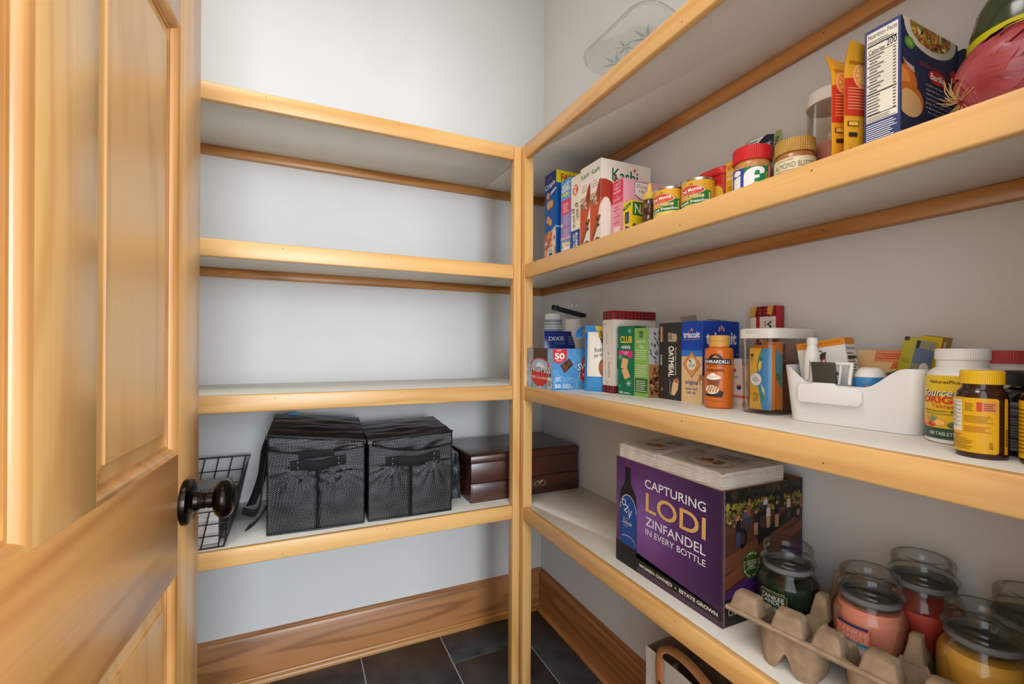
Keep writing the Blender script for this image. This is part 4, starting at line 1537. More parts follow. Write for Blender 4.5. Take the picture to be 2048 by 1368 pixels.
def a_oat_l(a):
    a.R(0, 0, 1, 1, '33302d', 1)
    a.R(.055, .75, .16, .955, 'c99a6c', 2)
    a.P([(.42, .87), (.78, .855), (.82, .80), (.78, .75), (.42, .755)], 'b9a88c', 2)
    a.RR(.45, .78, .60, .85, .001, '8a7a62', 3)
    a.T('OATMEAL', .56, .495, .40 * a.H / a.W, .24 * a.W / a.H, 'efe9e0', 3, -90, .035)
    a.T('PROTEIN PACKED', .755, .50, .36 * a.H / a.W, .07 * a.W / a.H, 'd9d2c6', 3, -90)
    a.T('KODIAK', .10, .51, .14 * a.H / a.W, .085 * a.W / a.H, 'e6e0d6', 3, -90, .01)
    a.P([(.56, .07), (.72, .06), (.86, .14), (.90, .25), (.84, .29), (.70, .27), (.62, .20)], 'e0bd92', 3)
    a.P([(.70, .24), (.86, .22), (.86, .28), (.76, .28)], 'c2593a', 4)
    a.lines(.5, .08, .54, .27, 12, 'cfc6b8', 3)
    a.P([(.08, .10), (.2, .12), (.14, .16)], 'a8865c', 3)


carton('oatmeal_box', 'charcoal oatmeal box with sideways white lettering', (-.123, -.869, S3), .095, .069, .177, '33302d', a_oat_l, None)


def tri_logo(a, u, v, w, h):
    a.T('triscuit', u, v, w, h, 'f3f0ea', 4, 0, .03)
    for k in (-1, 0, 1):
        a.E(u + k * w * .07, v + h * .75 + (0 if k else h * .15), w * .028, h * .22, 'd9a07a', 4, 8)


def a_tri_l(a):
    a.R(0, 0, 1, 1, 'e3bf8e', 1)
    a.R(0, .62, 1, 1, '1646b4', 2)
    a.R(0, .57, 1, .645, '2c78cc', 3)
    tri_logo(a, .49, .835, .8, .075)
    a.R(.12, .775, .88, .782, 'c9864a', 4)
    for q, c, l in ((1.0, 'b9713a', 3), (.9, 'd99a5c', 4)):
        a.P([(.5, .47 + .16 * q), (.5 + .44 * q, .47), (.5, .47 - .165 * q), (.5 - .44 * q, .47)], c, l)
    for i in range(-3, 4):
        a.P([(.5 + i * .11 - .2, .47 + .07), (.5 + i * .11 - .17, .47 + .07), (.5 + i * .11 + .2, .47 - .07), (.5 + i * .11 + .17, .47 - .07)], 'b9713a', 5) if abs(i) < 2 else None
    a.E(.5, .475, .22, .075, 'e9e6d0', 6, 14)
    a.blobs(.36, .43, .64, .52, ['9aa860', 'c97c5a', 'f3f1e4', '7a8c44'], 20, .0025, 7, 3)
    a.P([(.8, .30), (1, .38), (1, .22), (.86, .24)], 'c98a52', 3)
    a.blobs(.86, .25, 1, .34, ['e8d9c0', 'b9713a'], 8, .003, 4, 2)
    a.T('original', .5, .245, .62, .075, '1f3f8c', 4, 0, .01)
    a.T('made with', .5, .175, .58, .038, '2f5a9c', 4)
    a.T('sea salt', .5, .13, .42, .038, '2f5a9c', 4)


def a_tri_f(a):
    a.R(0, 0, 1, 1, '1440a4', 1)
    tri_logo(a, .5, .79, .84, .15)
    a.R(0, 0, 1, .34, 'dcb888', 2)
    a.blobs(.80, .42, .98, .6, ['c98a52', 'b9713a', 'e0b078'], 9, .004, 3, 4)
    a.P([(.72, .45), (.85, .47), (.84, .30), (.70, .32)], 'b9834e', 3)


tb = carton('cracker_box', 'blue and tan woven wheat cracker box with loose top flaps', (-.124, -.929, S3), .110, .058, .177, '1440a4', a_tri_l, a_tri_f, top=lambda a: a.R(0, 0, 1, 1, '3a3430'))
MB().add([(0, .058, .1772), (.05, .058, .1772), (.06, .075, .196), (.012, .078, .190)], [(0, 1, 2, 3)]).obj('open_flap', ink('8a847c', .7), tb)
MB().add([(.04, .004, .1772), (.108, .004, .1772), (.100, .045, .1845), (.05, .04, .1845)], [(0, 1, 2, 3)]).obj('open_flap', ink('5a6a9c', .6), tb)

t = thing('caramel_bottle', 'orange caramel sauce bottle with a tan cap in front of the wheat crackers', 'bottle', (-.1335, -.9790, S3), (0, 0, R_(0)))
ORG = ink('d06a20', .22, .5)
MB().lathe([(0, .001), (.0225, 0), (.0262, .003), (.0268, .008), (.0268, .112), (.026, .117), (.0235, .1195), (.0185, .1205), (.0185, .124), (0, .124)], 48).obj('bottle', ORG, t, smooth=True)
MB().lathe([(.018, .122), (.0190, .1225), (.0192, .130), (.0188, .1305), (.0188, .132), (.0192, .1325), (.0190, .143), (.0175, .1448), (0, .1450)], 40).obj('cap', ink('d9a553', .35), t, smooth=True)
a = Art(.085, .105)
a.P([(.28, .86), (.36, .93), (.46, .955), (.56, .93), (.64, .85)], '2c2420', 2)
a.P([(.38, .88), (.46, .93), (.56, .88)], 'b88a62', 3)
a.R(.18, .755, .82, .855, '1d2230', 3)
a.R(.19, .762, .81, .848, '2b3040', 4)
a.T('GHIRARDELLI', .48, .805, .58, .06, 'f0ece4', 5, 0, .02)
a.T('PREMIUM SAUCE', .48, .725, .40, .022, '5a2c10', 3)
a.T('CARAMEL', .45, .645, .44, .05, '4a2410', 3, 0, .02)
a.P([(.30, .30), (.52, .30), (.56, .50), (.26, .50)], '8a4a2a', 3)
a.E(.41, .51, .17, .045, 'f2ebe2', 4, 18)
a.E(.41, .54, .12, .035, 'e8d8c8', 5, 16)
a.E(.41, .565, .06, .03, 'f4efe8', 6, 12)
a.P([(.22, .16), (.60, .14), (.64, .24), (.50, .30), (.24, .26)], '3a2018', 4)
a.E(.38, .28, .16, .085, 'e6d8c8', 5, 20)
for i in range(4):
    a.P([(.25 + i * .07, .24), (.28 + i * .07, .23), (.36 + i * .055, .35), (.335 + i * .055, .355)], 'c07a40', 6)
a.T('NET WT 16 OZ (454 G)', .42, .065, .4, .025, '5a2c10', 3)
wrap(t, 'bottle_print', .0269, .008, a, R_(214))


def a_waf_l(a):
    a.R(0, 0, 1, 1, 'eadfd6', 1)
    for cu, cv in ((.84, .92), (.84, .07)):
        for i in range(8):
            q = 2 * PI * i / 8
            a.P([(cu + .04 * math.cos(q), cv + .02 * math.sin(q)), (cu + .13 * math.cos(q + .3), cv + .06 * math.sin(q + .3)), (cu + .10 * math.cos(q - .3), cv + .05 * math.sin(q - .3))], '2c2a34', 3)
    a.R(.0, .86, .12, .99, '3a2a3c', 2)
    a.E(.16, .76, .32, .055, 'cf2f2c', 3)
    a.T('DAELMANS', .16, .76, .5, .035, 'f4e8e2', 4)
    a.T('Stroopwafels', .10, .62, 1.0, .075, '4a4a58', 3)
    a.E(.60, .44, .11, .035, 'e2894a', 3)
    a.P([(.49, .44), (.71, .44), (.67, .37), (.53, .37)], '2f3c74', 4)
    a.R(0, .20, 1, .255, 'd8602c', 2)
    a.T('CARAMEL', .5, .228, .5, .03, 'f4d8c4', 3)
    a.P([(0, .42), (.28, .30), (.3, .26), (0, .25)], 'b9713a', 3)
    a.lines(.05, .04, .6, .12, 3, 'b8a8a0', 3)


carton('waffle_cookie_box', 'small pale pink caramel waffle box right of the caramel bottle', (-.098, -1.0185, S3), .055, .052, .098, 'eadfd6', a_waf_l, None)['label'] = 'small pale pink caramel waffle box between caramel bottle and canister'


def a_wk2(a):
    a.R(0, 0, 1, 1, 'e0dcd6', 1)
    tartan(a, .895, 1)
    a.R(.24, .55, .38, .895, 'b3202a', 2)
    a.P([(0, 1), (.28, 1), (.20, .90), (0, .90)], 'd39a4c', 5)
    a.P([(.70, 1), (.92, 1), (.85, .905), (.68, .92)], 'd39a4c', 5)
    a.T('WALKERS', .76, .605, .5 * a.H / a.W, .17 * a.W / a.H, '241c1c', 4, -90, .02)
    a.T('SHORTBREAD', .60, .65, .4 * a.H / a.W, .06 * a.W / a.H, '6a6460', 4, -90)


carton('shortbread_box', 'red tartan biscuit box rising behind the white lidded canister', (-.030, -1.0270, S3), .026, .057, .206, 'b3202a', a_wk2, None)

# --- square clear canister with packets inside
t = thing('square_canister', 'square clear canister with a white snap lid and drink packets inside', 'canister', (-.083, -1.0665, S3))
body = []
for z, k in ((0, .93), (.004, .955), (.02, .96), (.142, 1.0)):
    body.append([(x * k, y * k, z) for x, y in rrect(.128, .072, .020)])
inner = []
for z, k in ((.142, .965), (.02, .925), (.006, .90)):
    inner.append([(x * k, y * k, z) for x, y in rrect(.128, .072, .019)])
MB().loft(body + inner).obj('body', PLAST, t, smooth=True)
lidm = MB().loft([[(x * k, y * k, z) for x, y in rrect(.1325, .0765, .021)] for z, k in ((.1375, .985), (.139, 1.0), (.152, 1.0), (.1545, .985), (.156, .95), (.156, .5))])
ld = lidm.obj('lid', ink('e4dfd6', .4), t, smooth=True)
MB().box(-.0672, -.0655, -.014, .014, .147, .1515).obj('lid_tab', ink('dcd6cc', .4), ld, bevel=.0006, seg=1)
MB().tube([(-.0645, .026, .134), (-.0652, .022, .126), (-.0656, .012, .121), (-.0656, .004, .122), (-.0652, -.002, .128), (-.065, -.004, .134)], .0012, 8).obj('finger_grip', PLAST, t, smooth=True)


def drink_packet(loc, rot, w, h, col, label, kind, group='packets in the square canister'):
    t = thing('drink_packet', label, 'packet', loc, rot, group)
    po, fm = pouch(t, w, h, .007, ink(col, .35), seed=loc[1] * 50, nu=8)
    a = Art(w, h)
    if kind == 'tea':
        a.R(0, 0, 1, 1, 'e3ac3a', 1)
        a.P([(.62, 1), (.50, .86), (.44, .72), (.50, .62), (.42, .52), (.52, .30), (.66, .12), (.60, 0), (1, 0), (1, 1)], '3f8ac4', 2)
        a.P([(.62, 1), (.50, .86), (.44, .72), (.47, .60), (.42, .60), (.40, .74), (.46, .87), (.56, 1)], '4f8a4a', 3)
        a.P([(.52, .80), (.62, .78), (.58, .66), (.48, .62), (.44, .72)], 'ecc95a', 3)
        a.P([(.48, .83), (.68, .85), (.60, .79)], '3f7a3a', 4)
        a.P([(.55, .30), (.72, .20), (.66, .12), (.54, .22)], '4a8a42', 3)
        a.P([(.58, .42), (.72, .34), (.78, .24), (.66, .30)], 'ecd27a', 3)
        a.E(.34, .49, .30, .115, '6a7a84', 3, 26)
        a.E(.34, .49, .275, .105, 'eceeee', 4, 26)
        a.T('Crystal', .37, .515, .24 * 1.6, .05, '3a4a50', 5, -48, 0, .3)
        a.T('Light', .30, .475, .24 * 1.2, .05, '3a4a50', 5, -48, 0, .3)
        a.E(.13, .885, .08, .028, '3a3a3c', 3)
        a.lines(.06, .80, .2, .85, 3, '8a6a24', 3)
        a.T('LEMON', .40, .20, .13 * h / w, .11 * w / h * .9, '4a3a1c', 3, 90)
        a.T('ICED TEA', .27, .20, .15 * h / w, .11 * w / h * .9, '4a3a1c', 3, 90)
    elif kind == 'orange':
        a.E(.45, .82, .22, .04, 'e6dcd0', 2)
        a.R(.38, .70, .52, .78, 'e6c8b0', 2)
        a.P([(.75, .9), (1, .8), (1, .3), (.85, .4), (.72, .6)], '4a9ab4', 2)
        a.P([(.78, .55), (.95, .50), (.9, .42), (.78, .44)], '4a7a3a', 3)
    elif kind == 'cocoa':
        a.blobs(.3, .55, .7, .75, ['6a3222', '4a2014', '8a4a34'], 12, .006, 2, 4)
    a.finish('front_print', t, fm, .006, shift=(.012,))
    return t


drink_packet((-.1330, -1.0485, S3 + .0075), (0, 0, RN + R_(6)), .040, .112, 'e3ac3a', 'yellow and blue iced tea packet at the front of the square canister', 'tea')
drink_packet((-.1200, -1.0465, S3 + .0075), (0, 0, RN + R_(2)), .042, .118, 'd9852e', 'orange packet just behind the tea packet in the square canister', 'plain')
drink_packet((-.1060, -1.0520, S3 + .0075), (0, 0, RN + R_(0)), .042, .124, 'e08a34', 'orange packet with a blue strip in the square canister', 'orange')
drink_packet((-.0920, -1.0360, S3 + .0075), (0, 0, RN), .034, .124, '2f6ab0', 'blue packet peeking over the tea packet in the square canister', 'plain')
drink_packet((-.0700, -1.0380, S3 + .0075), (0, 0, RN), .055, .130, 'a86a4c', 'brown cocoa packet at the back of the square canister', 'cocoa')

# --- white open bin
t = thing('storage_bin', 'white open plastic bin with a scooped front and rounded corners', 'bin', (-.1600, -1.1270, S3), (0, 0, R_(-82.5)))
BINW = ink('e2e1e0', .32, .45)
BL, BDp, BH = .190, .118, .092


def bin_ring(k, inset):
    """one horizontal ring; K runs 0 at the foot to 1 at the brim, front dips"""
    pts = rrect(BL - 2 * inset, BDp - 2 * inset, .022 - inset * .5, 6, BL / 2, BDp / 2)
    dens = []
    n = len(pts)
    for i in range(n):
        p, q = Vector(pts[i]), Vector(pts[(i + 1) % n])
        st = 12 if i % 7 == 6 and i % 14 == 6 else (18 if i % 7 == 6 else 1)
        for j in range(st):
            dens.append(p + (q - p) * j / st)
    ring = []
    for p in dens:
        x, y = p.x, p.y
        u = (x - .0) / BL
        fr = max(0.0, min(1.0, (.040 - y) / .040))
        dip = max(0.0, min(1.0, (x - .004) / .045)) * max(0.0, min(1.0, (BL - .022 - x) / .050))
        dip = dip * dip * (3 - 2 * dip)
        if y < .04:
            top = BH - .030 * dip * fr ** .5
        else:
            top = BH
        s_ = .90 + .10 * k
        ring.append((BL / 2 + (x - BL / 2) * s_, BDp / 2 + (y - BDp / 2) * s_, .0006 + k * (top - .0006)))
    return ring


rings = [bin_ring(k, 0) for k in (0, .04, .25, .5, .75, .97, 1.0)] + [bin_ring(k, .0022) for k in (1.0, .75, .5, .25, .06)]
MB().loft(rings).obj('bin', BINW, t, smooth=True)


def in_bin(p):
    c_, s_ = math.cos(R_(-82.5)), math.sin(R_(-82.5))
    return (-.1600 + p[0] * c_ - p[1] * s_, -1.1270 + p[0] * s_ + p[1] * c_, S3 + p[2])


RB = R_(-82.5)
# clip hooked over the scooped edge
t = thing('chip_clip', 'large white chip clip with a dark grip pinched on the bin edge', 'clip', in_bin((.030, -.0012, .033)), (0, 0, RB + R_(2)))
CLW = ink('e4e2e0', .35)
pl = [(.004, 0), (.082, 0), (.088, .006), (.088, .022), (.082, .028), (.056, .028), (.052, .033), (.022, .033), (.020, .030), (.004, .030), (0, .026), (0, .004)]
m = MB()
m.loft([[(x, y_, z) for x, z in pl] for y_ in (-.0065, .0)])
m.obj('front_jaw', CLW, t, bevel=.0016)
m = MB()
m.loft([[(x, y_, z) for x, z in pl] for y_ in (.0075, .0125)])
m.obj('rear_jaw', CLW, t, bevel=.0012)
Mg = Matrix.Translation((.020, .004, .031)) @ Matrix.Rotation(R_(14), 4, 'X')
MB().box(0, .034, -.0045, .0005, 0, .036, 0, Mg).obj('dark_grip', ink('3f3c35', .45), t, bevel=.0022)
Mg = Matrix.Translation((.038, .006, .031)) @ Matrix.Rotation(R_(-16), 4, 'X')
gm = MB()
gm.box(0, .0045, -.0015, .0045, 0, .036, 0, Mg)
gm.box(.0275, .032, -.0015, .0045, 0, .036, 0, Mg)
gm.box(.0045, .0275, -.0015, .0045, .031, .036, 0, Mg)
gm.box(.0145, .0175, -.0015, .0045, 0, .031, 0, Mg)
gm.obj('white_grip', CLW, t, bevel=.0010)

# things standing in the bin
t = thing('small_white_bottle', 'slender white tapered bottle standing in the white bin', 'bottle', in_bin((.038, .024, .003)))
MB().lathe([(0, 0), (.011, 0), (.0122, .002), (.0122, .088), (.0105, .108), (.0072, .120), (.0070, .123), (.0078, .1235), (.0078, .132), (.0062, .1345), (0, .135)], 28).obj('bottle', ink('e2dfdb', .35), t, smooth=True)
m = MB()
m.tube([(-.012, -.004, .097), (-.0135, -.004, .070), (-.0142, .001, .060)], .0005, 5)
m.tube([(-.012, -.004, .097), (-.011, -.010, .070), (-.008, -.013, .060)], .0005, 5)
m.obj('wire_loop', ink('8a8884', .3), t)


def a_gat_l(a):
    a.R(0, 0, 1, 1, 'e4e2de', 1)
    for i in range(15):
        for j in range(16):
            a.E((i + .5 + .5 * (j % 2)) / 15.5, .30 + j * .038, .007, .0045, 'b9b6b2', 2, 5)
    a.R(0, .91, 1, 1, 'e08c22', 3)
    a.T('THIRST QUENCHER  ZERO SUGAR', .5, .955, .86, .035, 'a85a14', 4)
    a.P([(.30, .57), (.36, .64), (.45, .685), (.60, .68), (.67, .63), (.70, .57)], 'e08c22', 3)
    a.E(.47, .74, .115, .13, '2c2a30', 4, 24)
    a.E(.47, .74, .10, .115, 'eceae6', 5, 24)
    a.P([(.44, .78), (.50, .82), (.62, .84), (.58, .75), (.50, .72)], '3a3836', 5)
    a.P([(.44, .70), (.52, .75), (.60, .82), (.50, .70), (.44, .655)], 'd8542c', 6)
    a.T('ZERO', .54, .48, .60, .16, '6a645c', 4, 0, .06)
    a.E(.72, .17, .095, .10, 'e2853a', 3, 16)
    a.P([(.70, .25), (.84, .31), (.92, .24), (.86, .22), (.80, .26)], 'e2853a', 4)
    a.E(.68, .29, .045, .04, 'e2853a', 4, 12)
    a.R(0, 0, 1, .10, 'e08c22', 3)
    a.R(.5, .10, 1, .14, '6a665e', 3)


def a_gat_f(a):
    a.R(0, 0, 1, 1, 'dedbd6', 1)
    a.R(0, .91, 1, 1, 'd9861f', 3)
    a.T('Nutrition Facts', .5, .86, .85, .045, '3a2c26', 3)
    a.lines(.08, .14, .92, .82, 18, '6a5a52', 3, .4)
    a.R(.05, .72, .95, .745, '3a2c26', 4)
    a.R(.05, .33, .95, .345, '3a2c26', 4)
    a.R(0, 0, 1, .10, 'd9861f', 3)


g = carton('drink_mix_box', 'tilted white and orange sports drink mix box in the white bin', (-.1060, -1.2150, S3 + .0175), .030, .074, .122, 'e4e2de', a_gat_l, a_gat_f, rot=(R_(-9), 0, R_(4)))


def candy(p, rot, col, c2, label):
    t = thing('candy_packet', label, 'packet', in_bin(p), rot, 'candy packets in the bin')
    po, fm = pouch(t, .034, .052, .010, ink(col, .3), seed=p[0] * 90, nu=8, nv=8)
    a = Art(.034, .052)
    a.R(.0, .85, 1, .98, 'b9781c', 2)
    a.E(.5, .5, .34, .24, c2, 2, 14)
    a.E(.5, .5, .2, .14, 'e8c24a', 3, 12)
    a.finish('front_print', t, fm, .006, shift=(.012,))


candy((.010, .060, .030), (R_(-10), 0, RB + R_(8)), 'c9781e', 'a8481c', 'amber candy packet at the corner of the white bin nearest the canister')
candy((.022, .045, .0295), (R_(-16), 0, RB - R_(6)), 'dd9a24', 'c9441f', 'yellow candy packet with an orange print beside the slender white bottle')
t = thing('drink_drops_bottle', 'squat white bottle with a blue label and heart in the white bin', 'bottle', in_bin((.112, .041, .003)))
MB().lathe([(0, 0), (.019, 0), (.0225, .003), (.0235, .02), (.0235, .067), (.0228, .072), (.0215, .074)], 36, sy=.85).obj('bottle', ink('3f86bc', .3), t, smooth=True)
MB().lathe([(.0218, .0735), (.0225, .074), (.0215, .078), (.0175, .0845), (.0135, .0875), (.008, .0885), (0, .0886)], 36, sy=.85).obj('cap', ink('ebe8e2', .35), t, smooth=True)
a = Art(.07, .05)
a.R(0, 0, 1, 1, '3f86bc', 1)
a.P([(.15, 0), (.15, .25), (.28, .5), (.42, .38), (.55, .5), (.62, 0)], 'ece8e2', 2)
a.P([(.48, .55), (.40, .75), (.43, .86), (.48, .80), (.53, .86), (.56, .75)], 'cf2c34', 3)
a.E(.62, .78, .06, .1, 'd8d08a', 3)
wrap(t, 'label_print', .0237, .019, a, R_(205), 1.0, .85)

t = thing('snack_bag', 'clear snack bag with an orange printed top at the back of the bin', 'bag', in_bin((.072, .097, .004)), (R_(-3), 0, RB))
po, fm = pouch(t, .088, .116, .022, FILM, seed=6)
a = Art(.088, .116)
a.P([(0, .55), (0, .98), (1, .98), (1, .78)], 'e6bc84', 1)
a.P([(.3, .82), (1, .80), (1, .98), (.3, .98)], 'e08a5c', 2)
a.lines(.32, .86, .95, .95, 3, 'c9542c', 3, .4, .05)
a.P([(.55, .72), (.8, .74), (.95, .80), (.6, .82)], 'd86a2c', 3)
a.P([(0, .02), (0, .5), (1, .74), (1, .02)], 'c9bfb2', 1)
a.lines(.1, .1, .9, .4, 4, 'b09a84', 2, .2)
a.finish('front_print', t, fm, .006, shift=(.012,))
t = thing('marker_pen', 'short black marker standing in the corner of the white bin', 'pen', in_bin((.152, .047, .003)), (R_(4), R_(6), RB))
MB().lathe([(0, 0), (.0062, 0), (.0065, .002), (.0065, .05), (.0075, .051), (.0075, .083), (.0065, .087), (.004, .0885), (0, .089)], 20).obj('pen', ink('1e1c1c', .35), t, smooth=True)


def seed_packet(p, rot, w, h, cols, label):
    t = thing('seed_packet', label, 'packet', in_bin(p), rot, 'seed packets in the bin')
    po, fm = pouch(t, w, h, .006, ink(cols[0], .5), seed=p[0] * 40, nu=8, nv=8)
    a = Art(w, h)
    a.R(0, .955, .16, 1, '1c1a18', 4)
    if cols[1]:
        a.R(.40, .0, 1, .97, cols[1], 2)
        a.R(.40, .88, .52, .97, '1c1a18', 4)
        a.R(.40, .70, 1, .88, '5a6a8c', 3)
        a.E(.80, .66, .14, .06, 'd9d6d0', 4, 10)
        a.T('Pumpkin', .72, .44, .5, .07, 'e8e6de', 4, 0, .02, .3)
        a.P([(.44, .1), (.6, .34), (.9, .36), (1, .1)], 'a89a74', 3)
        a.P([(.12, .30), (.3, .45), (.36, .30)], '4a3a2a', 3)
        a.T('FULL', .2, .72, .22, .05, '8a8420', 4)
    else:
        a.R(.08, .0, .5, .92, '5c6a24', 2)
        a.lines(.12, .3, .46, .88, 12, '7c8a3c', 3)
    a.finish('front_print', t, fm, .006, shift=(.012,))


seed_packet((.119, .074, .014), (R_(-3), R_(11), RB + R_(14)), .037, .128, ('b0a61e', '8c8466'), 'olive seed packet leaning furthest left in the white bin')
seed_packet((.140, .092, .010), (R_(-3), R_(10), RB + R_(6)), .024, .126, ('a8a49a', None), 'grey green seed packet squeezed against the yellow carton')
yb = carton('yellow_carton', 'plain yellow carton leaning in the end of the white bin', in_bin((.161, .098, .004)), .034, .0245, .134, 'd9b818', lambda a: (a.R(0, 0, 1, 1, 'dcbc1c'),), lambda a: (a.R(0, 0, 1, 1, 'b88c1c'),), top=lambda a: a.R(0, 0, 1, 1, 'a8864a'), rot=(R_(9), 0, R_(4)))

# --- vitamins
t = thing('vitamin_bottle', 'large white vitamin bottle with a yellow fruit label', 'bottle', (-.1300, -1.3495, S3))
MB().lathe([(0, 0), (.031, 0), (.0345, .002), (.0348, .006), (.0348, .080), (.0335, .087), (.030, .0925), (.0265, .0950), (.0248, .0965), (.0248, .108), (0, .108)], 48).obj('bottle', ink('e2e0dc', .28), t, smooth=True)
ridged_lid(t, 'cap', .0262, .1065, .1205, ink('dfdcd8', .35), 70, .0003)
a = Art(.118, .080)
a.R(0, 0, 1, 1, 'dcb829', 1)
a.R(0, 0, 1, .17, '2c4a3a', 2)
a.T('NaturesPlus', .42, .90, .27, .05, '3a3420', 3, 0, .01)
a.T('Source of Life', .50, .735, .62, .12, '2a3a4a', 3, 3, .03, .35)
a.T('Source of Life', .497, .74, .62, .12, 'e8e4d4', 4, 3, .004, .35)
a.T('ORIGINAL', .49, .615, .64, .11, 'cf3a24', 3, 0, .04)
a.T('Tablets', .42, .515, .24, .06, 'cf5a24', 3, 0, .02)
a.T('Multivitamin & Mineral', .44, .44, .50, .04, '3a3420', 3)
a.T('with Concentrated Whole Foods', .46, .395, .50, .03, '5a5028', 3)
for u, v, ru, rv, c in ((.62, .30, .07, .075, 'c9442c'), (.38, .255, .07, .06, 'e8923a'), (.385, .255, .05, .045, 'f2c070'), (.22, .27, .05, .07, 'e89a3a'), (.30, .22, .05, .04, 'c9342c'), (.50, .23, .045, .05, '5a6a4a'), (.70, .22, .06, .05, '3a2a2c'), (.18, .2, .05, .03, 'cf4a2c'), (.78, .26, .05, .06, 'c9382c')):
    a.E(u, v, ru, rv, c, 3, 14)
for k in range(7):
    a.P([(.29, .27), (.27 + k * .012, .27), (.24 + k * .022, .41 - abs(k - 3) * .02)], '7a8a7c', 3)
a.T('180 TABLETS', .40, .085, .24, .055, 'dfe0d4', 3)
a.E(.58, .085, .03, .035, 'b9c4b8', 3, 12)
wrap(t, 'paper_label', .0350, .0065, a, R_(188))

t = thing('vitamin_bottle', 'amber pill bottle with a yellow cap standing before the white one', 'bottle', (-.2060, -1.3950, S3))
AMB = noisy('amber_plastic', '2e130b', '40190e', 20, 0.12, 0.0, 0.001, 0.6)
MB().lathe([(0, .001), (.018, 0), (.0212, .002), (.0218, .006), (.0218, .066), (.0205, .0725), (.0175, .0755), (.0165, .077), (.0165, .083), (0, .083)], 44).obj('bottle', AMB, t, smooth=True)
ridged_lid(t, 'cap', .0182, .0815, .0962, ink('e2b31c', .35), 60, .00025)
a = Art(.100, .060)
a.RR(0, 0, .90, 1, .003, 'dfa91a', 1)
a.RR(.955, 0, 1, 1, .001, 'dfa91a', 1)
a.RR(.18, .37, .46, .95, .001, 'e2dccc', 2)
a.T('Supplement Facts', .35, .91, .2, .03, '3a3428', 3)
for v in (.46, .54, .62, .69, .76, .83):
    a.R(.19, v, .45, v + .008, '6a6258', 3)
    a.R(.20, v + .025, .36, v + .04, '9a9286', 3)
a.lines(.50, .76, .62, .92, 5, '8a6a14', 3, .35)
a.RR(.64, .76, .86, .93, .001, 'd98a5c', 2)
a.R(.64, .76, .70, .93, 'c9442c', 3)
a.lines(.72, .78, .85, .92, 4, '8a3a24', 3, .4)
a.lines(.49, .55, .84, .69, 5, '8a6a14', 3, .3)
a.lines(.49, .38, .82, .50, 4, 'b0501c', 3, .3)
a.lines(.19, .06, .62, .34, 8, '6a5010', 3, .25, .5, 4)
a.T('BEST BY', .80, .15, .12 * .6, .06, '3a2c14', 3, 90)
for v in a.bm.verts:
    if v.co.z > .0003:
        v.co.x = (.40 + (v.co.x / .100 - .18) * .70) * .100
for i in range(9):
    a.R(.96, .15 + i * .035, .995, .165 + i * .035, '5a4010', 3)
wrap(t, 'paper_label', .0220, .0065, a, R_(131))

t = thing('vitamin_bottle', 'white bottle with a ridged red cap at the rear of the vitamin bottles', 'bottle', (-.0480, -1.3650, S3))
MB().lathe([(0, 0), (.021, 0), (.0235, .002), (.0235, .088), (.021, .096), (.0155, .101), (.0155, .104), (0, .104)], 40).obj('bottle', ink('dcd6d2', .3), t, smooth=True)
ridged_lid(t, 'cap', .0172, .1015, .1185, ink('c2474a', .4), 40, .0006)
t = thing('vitamin_bottle', 'dark bottle with a flat black cap and grey label by the frame edge', 'bottle', (-.1500, -1.4205, S3))
t['label'] = 'dark supplement bottle with a flat black cap and grey printed label'
MB().lathe([(0, 0), (.025, 0), (.028, .002), (.0283, .006), (.0283, .066), (.026, .073), (.020, .077), (.020, .081), (0, .081)], 40).obj('bottle', noisy('black_glass', '121212', '1c1b1a', 10, .12, 0, .001, .6), t, smooth=True)
MB().lathe([(.0205, .079), (.0262, .0795), (.0268, .081), (.0268, .094), (.0255, .0955), (0, .0955)], 40).obj('cap', ink('1c1a18', .45), t, smooth=True)
a = Art(.13, .054)
a.R(0, 0, 1, 1, '8c867c', 1)
a.R(0, .86, 1, .90, '3a3834', 2)
a.T('Supplement', .45, .92, .4, .07, '3a3834', 3)
a.lines(.22, .06, .9, .84, 14, '4a4640', 3, .4)
for v in (.25, .52, .70):
    a.R(.2, v, .95, v + .02, '2a2826', 4)
wrap(t, 'paper_label', .0285, .007, a, R_(205))
t = thing('vitamin_bottle', 'second amber pill bottle half out of sight past the black capped one', 'bottle', (-.1990, -1.4450, S3))
MB().lathe([(0, .001), (.018, 0), (.0212, .002), (.0218, .006), (.0218, .066), (.0205, .0725), (.0175, .0755), (.0165, .077), (.0165, .083), (0, .083)], 44).obj('bottle', AMB, t, smooth=True)
ridged_lid(t, 'cap', .0182, .0815, .0962, ink('e2b31c', .35), 60, .00025)
a = Art(.100, .060)
a.RR(0, 0, 1, 1, .003, 'dfa91a', 1)
a.lines(.10, .1, .6, .9, 12, '6a5010', 3, .25, .5, 6)
wrap(t, 'paper_label', .0220, .0065, a, R_(222))

